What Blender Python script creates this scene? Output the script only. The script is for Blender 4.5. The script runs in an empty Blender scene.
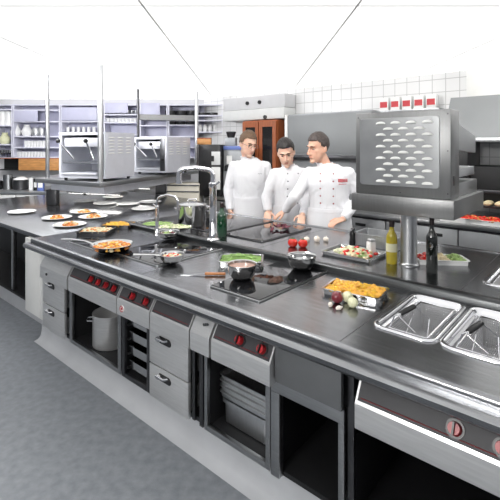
import bpy, bmesh, math, random
from math import sin, cos, pi, radians as R
from mathutils import Vector, Matrix, Euler, noise
random.seed(7)
C = bpy.context.scene.collection
SC = bpy.context.scene

# ------------------------------------------------------------------ place frame
TH = R(41); OX, OY = 0.0, 1.80          # the cooking block runs along s, its depth is t
RZ = -TH
def W(s, t, z=0.0):
    return Vector((OX + s*cos(TH) + t*sin(TH), OY - s*sin(TH) + t*cos(TH), z))
F, CH, HY = 420.0, 1.62, 146.0          # survey constants: focal px, eye height, horizon row
def P(px, py, z=.9):                     # survey point on a level plane
    d = (CH - z)*F/(py - HY); return Vector(((px-250)/F*d, d, z))
def D(px, d, z=.9):                      # survey point at a known distance
    return Vector(((px-250)/F*d, d, z))
def s_of(px, t):
    a = (px-250)/F; y = (t + OY*cos(TH))/(a*sin(TH)+cos(TH)); return a*y*cos(TH)-(y-OY)*sin(TH)
def z_of(py, d): return CH - (py-HY)*d/F

# ------------------------------------------------------------------ materials
def newmat(name):
    m = bpy.data.materials.new(name); m.use_nodes = True
    nt = m.node_tree; b = nt.nodes['Principled BSDF']; return m, nt, b
def mat(name, col, rough=.5, metal=0.0, noise_amt=0.0, nscale=8.0, bump=0.0, bscale=40.0, stretch=None,
        trans=0.0, ior=1.45, alpha=1.0, emit=None, estr=0.0, sss=0.0, spec=None, coat=0.0, rvar=0.0):
    m, nt, b = newmat(name)
    b.inputs['Base Color'].default_value = (*col, 1)
    b.inputs['Roughness'].default_value = rough; b.inputs['Metallic'].default_value = metal
    b.inputs['Transmission Weight'].default_value = trans; b.inputs['IOR'].default_value = ior
    b.inputs['Alpha'].default_value = alpha
    b.inputs['Coat Weight'].default_value = coat
    if spec is not None: b.inputs['Specular IOR Level'].default_value = spec
    if sss: b.inputs['Subsurface Weight'].default_value = sss; b.inputs['Subsurface Scale'].default_value = .01
    if emit: b.inputs['Emission Color'].default_value = (*emit, 1); b.inputs['Emission Strength'].default_value = estr
    if noise_amt or bump or rvar:
        tc = nt.nodes.new('ShaderNodeTexCoord'); mp = nt.nodes.new('ShaderNodeMapping')
        nt.links.new(tc.outputs['Object'], mp.inputs[0])
        if stretch: mp.inputs['Scale'].default_value = stretch
    if noise_amt or rvar:
        n = nt.nodes.new('ShaderNodeTexNoise'); n.inputs['Scale'].default_value = nscale; n.inputs['Detail'].default_value = 5
        nt.links.new(mp.outputs[0], n.inputs['Vector'])
    if noise_amt:
        r = nt.nodes.new('ShaderNodeValToRGB')
        r.color_ramp.elements[0].position = .3; r.color_ramp.elements[1].position = .7
        r.color_ramp.elements[0].color = (*[c*(1-noise_amt) for c in col], 1)
        r.color_ramp.elements[1].color = (*[min(1, c*(1+noise_amt)) for c in col], 1)
        nt.links.new(n.outputs['Fac'], r.inputs[0]); nt.links.new(r.outputs[0], b.inputs['Base Color'])
    if rvar:
        mr = nt.nodes.new('ShaderNodeMapRange'); mr.inputs['To Min'].default_value = max(.02, rough-rvar); mr.inputs['To Max'].default_value = rough+rvar
        nt.links.new(n.outputs['Fac'], mr.inputs['Value']); nt.links.new(mr.outputs[0], b.inputs['Roughness'])
    if bump:
        n2 = nt.nodes.new('ShaderNodeTexNoise'); n2.inputs['Scale'].default_value = bscale; n2.inputs['Detail'].default_value = 4
        nt.links.new(mp.outputs[0], n2.inputs['Vector'])
        bp = nt.nodes.new('ShaderNodeBump'); bp.inputs['Strength'].default_value = bump; bp.inputs['Distance'].default_value = .01
        nt.links.new(n2.outputs['Fac'], bp.inputs['Height']); nt.links.new(bp.outputs[0], b.inputs['Normal'])
    return m
def tile_mat(name, col, grout, sx, sy):
    m, nt, b = newmat(name)
    tc = nt.nodes.new('ShaderNodeTexCoord'); mp = nt.nodes.new('ShaderNodeMapping'); mp.inputs['Rotation'].default_value = (R(90), 0, 0)
    br = nt.nodes.new('ShaderNodeTexBrick'); br.offset = 0
    br.inputs['Color1'].default_value = (*col, 1); br.inputs['Color2'].default_value = (*[c*.96 for c in col], 1); br.inputs['Mortar'].default_value = (*grout, 1)
    br.inputs['Scale'].default_value = 1; br.inputs['Brick Width'].default_value = sx; br.inputs['Row Height'].default_value = sy; br.inputs['Mortar Size'].default_value = .004
    nt.links.new(tc.outputs['Object'], mp.inputs[0]); nt.links.new(mp.outputs[0], br.inputs[0]); nt.links.new(br.outputs[0], b.inputs['Base Color'])
    b.inputs['Roughness'].default_value = .25
    return m
M = {}
M['top'] = mat('brushed_worktop_steel', (.285,.29,.30), .22, 1, noise_amt=.10, nscale=6, stretch=(1,12,1), rvar=.06, bump=.015, bscale=120)
M['steel'] = mat('brushed_steel', (.38,.385,.39), .33, 1, noise_amt=.08, nscale=8, stretch=(1,1,18), rvar=.06)
M['steel_lt'] = mat('pale_brushed_steel', (.56,.57,.58), .36, 1, noise_amt=.06, nscale=8, stretch=(14,14,1), rvar=.06)
M['steel_md'] = mat('mid_brushed_steel', (.22,.222,.222), .40, .9, noise_amt=.06, nscale=8, stretch=(14,14,1), rvar=.06)
M['alu'] = mat('satin_steel_front', (.66,.66,.66), .34, .72, noise_amt=.07, nscale=8, stretch=(1,1,14), rvar=.05)
M['palealu'] = mat('pale_satin_aluminium', (.66,.67,.72), .42, .4, noise_amt=.04, nscale=8)
M['steel_dk'] = mat('dark_steel', (.10,.10,.105), .38, 1, noise_amt=.15, nscale=8, rvar=.06)
M['bar'] = mat('dark_rail_steel', (.075,.078,.08), .33, 1, noise_amt=.15, nscale=5, rvar=.08)
M['chrome'] = mat('polished_chrome', (.72,.72,.74), .10, 1, noise_amt=.03)
M['pan'] = mat('polished_pan_steel', (.55,.55,.55), .13, 1, noise_amt=.05, nscale=6, rvar=.03)
M['black'] = mat('black_plastic', (.012,.012,.013), .35, noise_amt=.2)
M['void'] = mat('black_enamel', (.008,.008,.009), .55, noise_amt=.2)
M['glass_hob'] = mat('black_ceramic_glass', (.006,.006,.007), .05, spec=.6, noise_amt=.2, nscale=3)
M['redline'] = mat('dark_red_print', (.16,.012,.015), .5, noise_amt=.1)
M['fascia'] = mat('grey_satin_steel', (.20,.205,.21), .4, .7, noise_amt=.06)
M['panel'] = mat('control_panel_dark', (.05,.05,.054), .45, 0, noise_amt=.1, spec=.25)
M['red'] = mat('red_enamel', (.36,.015,.02), .35, noise_amt=.1)
M['redtext'] = mat('red_print', (.55,.06,.07), .6, noise_amt=.1)
M['white'] = mat('white_laminate', (.74,.74,.72), .4, noise_amt=.03)
M['white_dull'] = mat('offwhite_enamel', (.62,.63,.62), .45, noise_amt=.03)
M['porcelain'] = mat('white_porcelain', (.80,.80,.79), .15, noise_amt=.02)
M['lav'] = mat('lavender_lacquer', (.50,.50,.63), .4, noise_amt=.04)
M['lav_lt'] = mat('pale_lavender_lacquer', (.66,.66,.75), .4, noise_amt=.03)
M['wood'] = mat('orange_wood', (.50,.24,.08), .45, noise_amt=.25, nscale=4, stretch=(2,2,14))
M['redwood'] = mat('red_brown_wood', (.30,.085,.03), .4, noise_amt=.25, nscale=4, stretch=(14,14,2))
M['handle_wood'] = mat('knife_handle_wood', (.38,.15,.05), .45, noise_amt=.25, nscale=10, stretch=(3,20,20))
M['floor'] = mat('blue_grey_floor', (.215,.23,.25), .5, noise_amt=.16, nscale=22, bump=.08, bscale=150, rvar=.08)
M['cove'] = mat('pale_cove_base', (.50,.51,.53), .5, noise_amt=.06, nscale=5)
M['wallp'] = mat('pale_grey_wall', (.55,.55,.56), .6, noise_amt=.03)
M['tile'] = tile_mat('pale_wall_tile', (.75,.75,.75), (.45,.45,.45), .15, .15)
M['ceilp'] = mat('white_ceiling_paint', (.85,.85,.85), .8, noise_amt=.01)
M['ceil_glow'] = mat('added_ceiling_glow_white', (.9,.9,.9), .5, emit=(1,.995,.98), estr=1.0, noise_amt=.01)  # added glow that turns the ceiling white
M['tube'] = mat('glowing_lamp_tube', (.9,.9,.9), .5, emit=(1,.97,.92), estr=9.0, noise_amt=.01)
M['skin'] = mat('skin', (.70,.44,.33), .48, noise_amt=.08, nscale=14, sss=.12)
M['skin2'] = mat('skin_tanned', (.67,.39,.28), .48, noise_amt=.08, nscale=14, sss=.12)
M['lip'] = mat('lip', (.52,.24,.19), .45, noise_amt=.08)
M['jacket'] = mat('white_cotton_jacket', (.72,.72,.74), .75, noise_amt=.02, bump=.35, bscale=14, stretch=(1.6,1.6,.6))
M['apron'] = mat('white_apron_cloth', (.69,.69,.71), .8, noise_amt=.02, bump=.3, bscale=10, stretch=(2,2,.4))
M['trouser'] = mat('grey_check_trousers', (.10,.10,.12), .8, noise_amt=.3, nscale=60)
M['hair_br'] = mat('brown_hair', (.12,.07,.04), .5, noise_amt=.4, nscale=60, bump=.6, bscale=90)
M['hair_bk'] = mat('black_hair', (.022,.018,.017), .45, noise_amt=.4, nscale=60, bump=.6, bscale=90)
M['hair_dk'] = mat('dark_hair_greying', (.055,.042,.038), .5, noise_amt=.5, nscale=60, bump=.6, bscale=90)
M['eyew'] = mat('eye_white', (.36,.33,.30), .2, noise_amt=.02)
M['iris'] = mat('dark_iris', (.03,.02,.015), .15, noise_amt=.1)
M['btn'] = mat('dark_cloth_button', (.06,.06,.08), .5, noise_amt=.1)
M['btn_red'] = mat('red_cloth_button', (.30,.05,.06), .5, noise_amt=.1)
M['greenglass'] = mat('green_bottle_glass', (.005,.045,.018), .06, spec=.7, noise_amt=.15, coat=.6)
M['darkglass'] = mat('dark_wine_bottle_glass', (.006,.008,.006), .06, spec=.7, noise_amt=.2, coat=.6)
M['oil'] = mat('golden_oil', (.42,.33,.02), .08, noise_amt=.1, coat=.5)
M['clear'] = mat('clear_glass', (.85,.88,.92), .04, trans=.85, alpha=.75, noise_amt=.01)
M['label'] = mat('pale_paper_label', (.62,.60,.42), .6, noise_amt=.05)
M['foil'] = mat('dark_foil_cap', (.03,.02,.02), .35, .3, noise_amt=.1)
M['tomato'] = mat('tomato_skin', (.55,.022,.012), .12, noise_amt=.2, nscale=20, coat=.4)
M['stem'] = mat('green_stem', (.06,.16,.03), .6, noise_amt=.2)
M['onionr'] = mat('red_onion_skin', (.20,.025,.035), .25, noise_amt=.35, nscale=10, stretch=(6,6,1), coat=.3)
M['onionw'] = mat('pale_onion_skin', (.70,.70,.46), .3, noise_amt=.12, nscale=10, stretch=(6,6,1), coat=.2)
M['garlic'] = mat('garlic_skin', (.78,.70,.62), .5, noise_amt=.08, nscale=20)
M['bean'] = mat('green_bean', (.22,.36,.10), .4, noise_amt=.35, nscale=15)
M['yellow'] = mat('golden_fries', (.72,.36,.05), .5, noise_amt=.3, nscale=40)
M['corn'] = mat('yellow_corn', (.70,.40,.03), .4, noise_amt=.2, nscale=40)
M['pale'] = mat('pale_pasta', (.66,.55,.34), .5, noise_amt=.2, nscale=40)
M['orange'] = mat('orange_roast_food', (.55,.19,.04), .5, noise_amt=.4, nscale=40)
M['salgreen'] = mat('salad_green', (.26,.38,.12), .5, noise_amt=.35, nscale=40)
M['rice'] = mat('cream_rice', (.62,.62,.44), .6, noise_amt=.15, nscale=60)
M['soup'] = mat('pinkish_soup', (.42,.25,.19), .25, noise_amt=.1)
M['redleaf'] = mat('purple_red_leaf', (.11,.02,.035), .5, noise_amt=.3, nscale=40)
M['blue'] = mat('blue_carton', (.12,.17,.42), .5, noise_amt=.1)
M['cream'] = mat('cream_enamel', (.72,.68,.58), .4, noise_amt=.03)
M['shutter'] = mat('grey_shutter_steel', (.26,.27,.275), .5, .35, noise_amt=.04, nscale=3)
M['greyp'] = mat('grey_painted_metal', (.30,.31,.32), .45, .4, noise_amt=.04)
M['drawer'] = mat('grey_drawer_front', (.34,.35,.36), .45, .6, noise_amt=.05)
M['smoke'] = mat('dark_cabinet_glass', (.012,.011,.011), .08, noise_amt=.2)

# ------------------------------------------------------------------ mesh builder
class MB:
    def __init__(self): self.bm = bmesh.new()
    def _xf(self, vs, m):
        if m is not None:
            for v in vs: v.co = m @ v.co
    def box(self, x0,x1,y0,y1,z0,z1, bev=0.0, m=None, seg=2):
        t = bmesh.new()
        vs = [t.verts.new((x,y,z)) for x in (x0,x1) for y in (y0,y1) for z in (z0,z1)]
        for f in ((0,1,3,2),(4,6,7,5),(0,4,5,1),(2,3,7,6),(0,2,6,4),(1,5,7,3)): t.faces.new([vs[i] for i in f])
        if bev: bmesh.ops.bevel(t, geom=t.edges[:], offset=bev, segments=seg, affect='EDGES', profile=.5)
        self._merge(t, m); return self
    def _merge(self, t, m=None):
        mp = {}
        for v in t.verts: mp[v] = self.bm.verts.new(m @ v.co if m is not None else v.co)
        for f in t.faces:
            try: self.bm.faces.new([mp[v] for v in f.verts])
            except ValueError: pass
        t.free()
    def loft(self, loops, cap0=True, cap1=True, closed=True):
        rings = [[self.bm.verts.new(p) for p in l] for l in loops]
        n = len(rings[0])
        for a, b in zip(rings, rings[1:]):
            for i in range(n if closed else n-1):
                j = (i+1) % n; self.bm.faces.new((a[i], a[j], b[j], b[i]))
        if cap0: self.bm.faces.new(rings[0][::-1])
        if cap1: self.bm.faces.new(rings[-1])
        return self
    def prism(self, poly, z0, z1, bev=0.0):
        t = bmesh.new()
        a = [t.verts.new((x,y,z0)) for x,y in poly]; b = [t.verts.new((x,y,z1)) for x,y in poly]
        n = len(poly)
        for i in range(n): t.faces.new((a[i],a[(i+1)%n],b[(i+1)%n],b[i]))
        t.faces.new(a[::-1]); t.faces.new(b)
        bmesh.ops.recalc_face_normals(t, faces=t.faces[:])
        if bev: bmesh.ops.bevel(t, geom=t.edges[:], offset=bev, segments=2, affect='EDGES', profile=.5)
        self._merge(t); return self
    def extr(self, prof, x0, x1):            # profile in (y,z) swept along x
        self.loft([[(x0,y,z) for y,z in prof], [(x1,y,z) for y,z in prof]]); return self
    def lathe(self, prof, c=(0,0,0), n=32, m=None, capb=False):
        t = bmesh.new(); rings = []
        for r, z in prof:
            if r < 1e-5: rings.append([t.verts.new((c[0],c[1],c[2]+z))])
            else: rings.append([t.verts.new((c[0]+r*cos(2*pi*i/n), c[1]+r*sin(2*pi*i/n), c[2]+z)) for i in range(n)])
        for a, b in zip(rings, rings[1:]):
            for i in range(n):
                j = (i+1) % n
                if len(a) == 1 and len(b) == 1: continue
                if len(a) == 1: t.faces.new((a[0], b[j], b[i]))
                elif len(b) == 1: t.faces.new((a[i], a[j], b[0]))
                else: t.faces.new((a[i],a[j],b[j],b[i]))
        self._merge(t, m); return self
    def tube(self, pts, r, n=10, rads=None):
        pts = [Vector(p) for p in pts]; loops = []
        up = Vector((0,0,1)); prev = None
        for i, p in enumerate(pts):
            d = (pts[min(i+1,len(pts)-1)] - pts[max(i-1,0)]).normalized()
            if prev is None:
                a = up if abs(d.z) < .9 else Vector((1,0,0)); x = d.cross(a).normalized()
            else: x = (prev - d*prev.dot(d)).normalized()
            prev = x; y = d.cross(x); rr = rads[i] if rads else r
            loops.append([p + x*rr*cos(2*pi*k/n) + y*rr*sin(2*pi*k/n) for k in range(n)])
        self.loft(loops); return self
    def cyl(self, p0, p1, r, r1=None, n=16): return self.tube([p0,p1], r, n, [r, r if r1 is None else r1])
    def ball(self, c, rad, rot=None, u=20, v=12):
        rad = (rad,)*3 if isinstance(rad,(int,float)) else rad
        m = Matrix.Translation(c) @ (rot.to_4x4() if rot is not None else Matrix()) @ Matrix.Diagonal((*rad,1))
        t = bmesh.new(); bmesh.ops.create_uvsphere(t, u_segments=u, v_segments=v, radius=1); self._merge(t, m); return self
    def cap(self, p0, r0, p1, r1, n=14):      # tapered limb with round ends
        p0, p1 = Vector(p0), Vector(p1); d = (p1-p0)
        self.ball(p0, r0, u=n, v=10); self.ball(p1, r1, u=n, v=10)
        if d.length > 1e-4: self.cyl(p0, p1, r0, r1, n)
        return self
    def rr(self, specs, x0,x1,y0,y1, r, n=5, cap0=False, cap1=False):   # rounded-rectangle loft: (inset, z)
        loops = []
        for ins, z in specs:
            a,b,c,d = x0+ins, x1-ins, y0+ins, y1-ins; q = max(.002, r-ins); l = []
            for cx, cy, a0 in ((b-q,d-q,0),(a+q,d-q,90),(a+q,c+q,180),(b-q,c+q,270)):
                for k in range(n+1):
                    an = R(a0+90*k/n); l.append((cx+q*cos(an), cy+q*sin(an), z))
            loops.append(l)
        self.loft(loops, cap0, cap1); return self
    def build(self, name, m, parent=None, smooth=True, loc=None, rz=None, ang=40, recalc=True):
        if recalc: bmesh.ops.recalc_face_normals(self.bm, faces=self.bm.faces[:])
        me = bpy.data.meshes.new(name); self.bm.to_mesh(me); self.bm.free()
        if smooth:
            for p in me.polygons: p.use_smooth = True
            me.set_sharp_from_angle(angle=R(ang))
        o = bpy.data.objects.new(name, me); C.objects.link(o); me.materials.append(m)
        if parent: o.parent = parent
        if loc is not None: o.location = loc
        if rz is not None: o.rotation_euler.z = rz
        return o
def tag(o, label, cat, group=None, kind=None):
    o['label'] = label; o['category'] = cat
    if group: o['group'] = group
    if kind: o['kind'] = kind
    return o
def thing(name, label, cat, loc, rz=0.0, group=None):
    o = bpy.data.objects.new(name, None); C.objects.link(o); o.empty_display_size = .05
    o.location = loc; o.rotation_euler.z = rz
    return tag(o, label, cat, group)
def struct(o): o['kind'] = 'structure'; return o
def dup(root, loc, rz=None, label=None):
    r = root.copy(); C.objects.link(r); r.location = loc
    if rz is not None: r.rotation_euler.z = rz
    if label: r['label'] = label
    for ch in list(root.children):
        c = ch.copy(); C.objects.link(c); c.parent = r
        for g in list(ch.children):
            d = g.copy(); C.objects.link(d); d.parent = c
    return r
def apply_mods(o):
    dg = bpy.context.evaluated_depsgraph_get(); dg.update()
    me = bpy.data.meshes.new_from_object(o.evaluated_get(dg)); old = o.data
    o.modifiers.clear(); o.data = me; bpy.data.meshes.remove(old)
    for p in me.polygons: p.use_smooth = True
    return o
def skinify(o, voxel, it=6, fac=.5):
    r = o.modifiers.new('r','REMESH'); r.mode = 'VOXEL'; r.voxel_size = voxel; r.use_smooth_shade = True
    s = o.modifiers.new('s','SMOOTH'); s.factor = fac; s.iterations = it
    return apply_mods(o)

# ------------------------------------------------------------------ room
ZC = 2.50
struct(MB().box(-9,7,-3.5,9.5,-.1,0).build('floor', M['floor']))
struct(MB().box(-9,7,-3.5,9.5,ZC,ZC+.1).build('ceiling', M['ceilp']))
TW = 3.80                                   # wall behind the chefs, parallel to the block
struct(MB().box(-4.4,6,0,.12,0,ZC).build('wall_back', M['tile'], loc=W(0,TW), rz=RZ))
YL = 7.62
struct(MB().box(-7.5,-.45,YL,YL+.12,0,ZC).build('wall_left', M['wallp']))
k = 0
for ix in range(-6, 5):
    for iy in range(-2, 8):
        x, y = ix*1.3, .9 + iy*1.1
        if y > 8.6 or abs(x) > max(y,1.5)*.62+2.2: continue
        t = thing('added_ceiling_glow', 'glowing opal panel added to whiten the ceiling, in thin white frame', 'added glow panel', (x,y,ZC-.03), 0, 'added glowing ceiling panels')  # glowing panels added so the ceiling reads white, no known lamps
        if k == 0:
            fr = MB(); hx, hy = .6499, .5499
            for a in ((-hx,hx,-hy,-hy+.006),(-hx,hx,hy-.006,hy),(-hx,-hx+.006,-hy+.006,hy-.006),(hx-.006,hx,-hy+.006,hy-.006)): fr.box(*a,0,.03)
            f0 = fr.build('frame', M['white'], t, smooth=False)
            d0 = MB().box(-hx+.006,hx-.006,-hy+.006,hy-.006,.001,.028).build('glow_sheet', M['ceil_glow'], t, smooth=False)
        else:
            for q in (f0, d0):
                c = q.copy(); C.objects.link(c); c.parent = t
        k += 1

# ------------------------------------------------------------------ worktops
SL, SR = -2.26, 1.60
wells = [(.45,.675),(.705,.93)]
def slab(mb, s0,s1,t0,t1,z0,z1): mb.box(s0,s1,t0,t1,z0,z1)
w = MB()
xs = sorted({SL, .45,.675,.705,.93, SR})
prof = [(.02,.80),(.005,.83),(-.05,.832),(-.062,.84),(-.068,.850),(-.066,.863),(-.058,.872),(-.046,.874),(-.030,.872),(-.012,.871),(-.008,.8715),(-.0085,.878),(-.009,.888),(-.005,.896),(.004,.900),(.014,.901),(.022,.900),(.24,.900),(.24,.862),(.02,.862)]
w.extr(prof, SL, SR)
for a, b in ((SL,.45),(.675,.705),(.93,SR)): w.box(a,b,.24,.70,.862,.9)
w.box(SL,SR,.70,.745,.862,.9)
o = w.build('front_worktop', M['top'], loc=W(0,0), rz=RZ, ang=30)
tag(o, 'long brushed steel front worktop with stepped rounded edge along the cooking block', 'worktop')
for q in (-1.40,-.83,.415):
    MB().box(q-.0012,q+.0012,.03,.74,.8995,.9006).build('seam', M['steel_dk'], o, smooth=False)
w = MB()
for a,b,c,d in ((SL,SR,.805,1.10),(SL,.66,1.10,1.56),(.95,SR,1.10,1.56),(SL,SR,1.56,1.83)): w.box(a,b,c,d,.862,.9)
w.extr([(1.83,.862),(1.83,.9),(1.845,.9),(1.848,.908),(1.868,.908),(1.876,.9),(1.876,.85),(1.83,.85)], SL, SR)
o = w.build('rear_worktop', M['top'], loc=W(0,0), rz=RZ, ang=30)
tag(o, 'brushed steel worktop on the chefs side of the cooking block', 'worktop')
for q in (-1.24,-.72,.03,.60):
    MB().box(q-.0012,q+.0012,.81,1.82,.8995,.9006).build('seam', M['steel_dk'], o, smooth=False)
b = MB(); b.extr([(.745,.86),(.745,.925),(.752,.934),(.762,.937),(.790,.937),(.800,.933),(.805,.924),(.805,.86)], -2.16, SR)
tag(b.build('service_rail', M['bar'], loc=W(0,0), rz=RZ, ang=50), 'dark raised steel service rail running along the middle of the cooking block', 'rail')
# wing worktop on the far left
poly = [(SL-.004,.085),(-5.2,.085),(-5.2,2.45),(-3.2,2.45),(SL-.004,1.876)]
o = MB().prism(poly, .862, .898, .004).build('wing_worktop', M['top'], loc=W(0,0), rz=RZ)
tag(o, 'wide steel side worktop at left carrying the plates and grill station', 'worktop')
# wing base: dark recess, post, plinth
t = thing('open_base_cabinet', 'open black base cabinet under the left side worktop', 'cabinet', W(-3.9,.4), RZ)
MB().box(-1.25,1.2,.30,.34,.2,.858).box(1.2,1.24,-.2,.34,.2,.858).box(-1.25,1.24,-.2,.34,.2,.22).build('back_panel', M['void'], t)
MB().box(.62,.66,-.19,-.15,.22,.858,.004).build('post', M['steel'], t)
MB().box(-1.25,1.24,-.12,.3,0,.2).build('plinth', M['cove'], t)
t = thing('rear_base_cabinet', 'steel base cabinets under the chefs side worktop', 'base cabinet', W(0,1.3), RZ)
MB().box(-2.24,.60,-.48,.46,.12,.858).box(1.0,SR,-.48,.46,.12,.858).build('carcass', M['steel'], t)
MB().box(-2.2,SR,-.45,.40,0,.118).build('plinth', M['steel_dk'], t)
# cove base
pl = [(.095,.0),(.130,.008),(.150,.03),(.160,.08),(.163,.245),(.5,.245),(.5,0)]
struct(MB().extr(pl, -2.46, SR).build('baseboard_front', M['cove'], loc=W(0,0), rz=RZ, ang=60))

# ------------------------------------------------------------------ units under the front worktop
def control(t, s0, s1, m='panel', knobs=0, glossy=True):
    # housing with sloped face; local frame = block frame shifted to unit origin
    mb = MB(); mb.extr([(.03,.645),(-.025,.645),(-.027,.65),(-.027,.732),(-.024,.738),(.022,.815),(.03,.815)], s0+.002, s1-.002)
    c = mb.build('control_panel', M['alu'], t, ang=25)
    if m == 'panel':
        f = MB(); n = Vector((0,-.077,.046)).normalized()*.0015
        e = []
        for (y,z) in ((-.021,.743),(.018,.808)):
            e.append((y+n.y, z+n.z))
        f.loft([[(s0+.01,e[0][0],e[0][1]),(s1-.01,e[0][0],e[0][1]),(s1-.01,e[1][0],e[1][1]),(s0+.01,e[1][0],e[1][1])],
                [(s0+.01,e[0][0]+.004,e[0][1]-.004),(s1-.01,e[0][0]+.004,e[0][1]-.004),(s1-.01,e[1][0]+.004,e[1][1]-.004),(s0+.01,e[1][0]+.004,e[1][1]-.004)]])
        face = f.build('panel_face', M['panel'], c)
        l = MB()
        for yy, zz in ((-.016,.7525),(.0135,.8015)):
            l.box(s0+.02, s1-.02, yy-.0015+n.y*1.5, yy+.0005, zz-.0006, zz+.0012)
        l.build('red_line', M['redline'], c)
    nn = Vector((0,-.858,.513))
    for i in range(knobs):
        x = s1 - .055 - (knobs-1-i)*(.088 if knobs > 2 else .125)
        p = Vector((x,-.004,.772))
        kb = MB(); kb.cyl(p, p+nn*.006, .027, n=20); kb.build('knob_ring', M['black'], c)
        kb = MB(); kb.cyl(p+nn*.006, p+nn*.026, .020, .017, n=20)
        kn = kb.build('knob', M['red'], c)
        MB().box(-.003,.003,-.017,.017,-.002,.008, m=Matrix.Translation(p+nn*.027) @ Matrix.Rotation(R(59),4,'X')).build('pointer', M['black'], kn)
    return c
def cup_handle(parent, x, z, yf):
    h = MB(); h.rr([(0,0),(.004,.004)], -.055,.055,-.020,.020,.02, cap0=True, cap1=True)
    o = h.build('handle', M['black'], parent); o.location = (x, yf, z); o.rotation_euler = (R(90),0,0)
    g = MB(); g.tube([(x-.05,yf-.006,z+.012),(x-.045,yf-.024,z+.014),(x+.02,yf-.026,z+.014),(x+.03,yf-.006,z+.012)], .006)
    g.ball((x-.035,yf-.016,z+.008),(.02,.012,.014)); g.build('handle_grip', M['chrome'], parent)
def drawer(t, x0, x1, z0, z1, yf, m='alu'):
    d = MB().box(x0,x1,yf,yf+.022,z0,z1,.003).box(x0+.02,x1-.02,yf+.022,yf+.5,z0+.02,z1-.04).build('drawer', M[m], t)
    cup_handle(d, x0+(x1-x0)*.42, z1-.045, yf-.001)
def carcass(t, s0, s1, open_=True, m='steel_dk', zt=.80):
    c = MB()
    c.box(s0,s0+.018,.05,.70,.25,zt).box(s1-.018,s1,.05,.70,.25,zt).box(s0+.018,s1-.018,.68,.70,.25,zt).box(s0+.018,s1-.018,.05,.68,.25,.27)
    return c.build('carcass', M[m], t)

# corner unit: white doors
t = thing('corner_cabinet', 'white two-door corner cabinet at the left end of the block', 'cabinet', W(0,0), RZ)
MB().box(-2.545,-2.13,.085,.6,.25,.858).build('carcass', M['white'], t)
MB().box(-2.55,-2.262,.062,.084,.25,.856,.003).build('door', M['white'], t)
MB().box(-2.258,-2.128,.062,.084,.25,.80,.003).build('door', M['white'], t)
# drawer unit left
t = thing('drawer_cabinet', 'steel two-drawer cabinet beside the white corner cabinet', 'cabinet', W(0,0), RZ)
carcass(t, -2.12, -1.72)
for a, b_ in ((.25,.43),(.437,.63)): drawer(t, -2.115, -1.765, a, b_, .022)
c = control(t, -2.05, -1.62, 'steel')
MB().box(-2.03,-1.86,-.0225,.016,-.001,.002, m=Matrix.Translation((0,-.0,.774)) @ Matrix.Rotation(R(59),4,'X')).build('display', M['panel'], c)
MB().cyl((-1.93,-.027,.69),(-1.93,-.033,.69),.009).build('keyhole', M['black'], c)
# open bay with pot
t = thing('open_base_unit', 'open dark base unit under four red knobs holding the stock pot', 'cabinet', W(0,0), RZ)
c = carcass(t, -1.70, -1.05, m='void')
f = MB().box(-1.70,-1.665,.03,.05,.25,.64,.002).box(-1.085,-1.05,.03,.05,.25,.64,.002).box(-1.665,-1.085,.03,.05,.25,.275,.002)
f.build('face_frame', M['steel'], t)
control(t, -1.60, -1.005, 'panel', 4)
# rack unit
t = thing('rack_base_unit', 'narrow dark base unit with runners under two red knobs', 'cabinet', W(0,0), RZ)
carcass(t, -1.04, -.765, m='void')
MB().box(-1.04,-1.01,.03,.05,.25,.64,.002).box(-.79,-.765,.03,.05,.25,.64,.002).box(-1.01,-.79,.03,.05,.25,.275,.002).build('face_frame', M['steel_dk'], t)
for i in range(4):
    z = .295 + i*.085
    MB().box(-1.018,-1.0,.05,.6,z,z+.008).box(-.80,-.786,.05,.6,z,z+.008).build('runner', M['steel'], t)
control(t, -1.0, -.685, 'panel', 2)
bd = MB().cyl((-.945,-.0265,.690),(-.945,-.030,.690),.020, n=24).build('round_badge', M['porcelain'], t)
bm_ = MB()
for a in range(16):
    a0, a1 = 2*pi*a/16, 2*pi*(a+1)/16
    bm_.cyl((-.945+.0165*cos(a0),-.0305,.690+.0165*sin(a0)),(-.945+.0165*cos(a1),-.0305,.690+.0165*sin(a1)),.0026,n=6)
bm_.ball((-.945,-.030,.690),(.008,.003,.009)); bm_.build('badge_print', M['red'], bd)
# drawer unit middle
t = thing('drawer_cabinet', 'steel two-drawer cabinet between the container rack and the baking trays', 'cabinet', W(0,0), RZ)
carcass(t, -.755, -.33)
for a, b_ in ((.25,.43),(.437,.63)): drawer(t, -.753, -.43, a, b_, .022, 'alu')
MB().box(-.42,-.40,.04,.06,.25,.64,.002).build('frame_post', M['steel_dk'], t); MB().box(-.355,-.33,.03,.06,.25,.64,.002).build('frame_post', M['steel_dk'], t)
control(t, -.68, -.365, 'panel', 0)
c = control(t, -.36, -.225, 'steel')
lg = MB()
for i in range(3): lg.ball((-.285+i*.012,-.0045,.776+i*.004),(.008,.003,.007))
lg.build('embossed_logo', M['steel_dk'], c)
# open unit with baking trays
t = thing('open_base_unit', 'open dark base unit under two red knobs holding baking trays', 'cabinet', W(0,0), RZ)
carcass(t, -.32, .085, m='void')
MB().box(-.32,-.30,.03,.05,.25,.64,.002).box(.06,.085,.03,.05,.25,.64,.002).box(-.30,.06,.03,.05,.25,.275,.002).build('face_frame', M['steel'], t)
control(t, -.215, .13, 'panel', 2)
# steel fascia unit
t = thing('panel_base_unit', 'base unit with plain steel fascia over an open dark niche', 'cabinet', W(0,0), RZ)
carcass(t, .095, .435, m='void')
MB().box(.135,.435,.0,.02,.66,.828,.002).build('fascia', M['fascia'], t)
MB().box(.095,.435,.022,.05,.60,.655,.002).box(.095,.14,.022,.05,.25,.60,.002).box(.41,.435,.022,.05,.25,.60,.002).build('face_frame', M['steel'], t)
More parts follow.
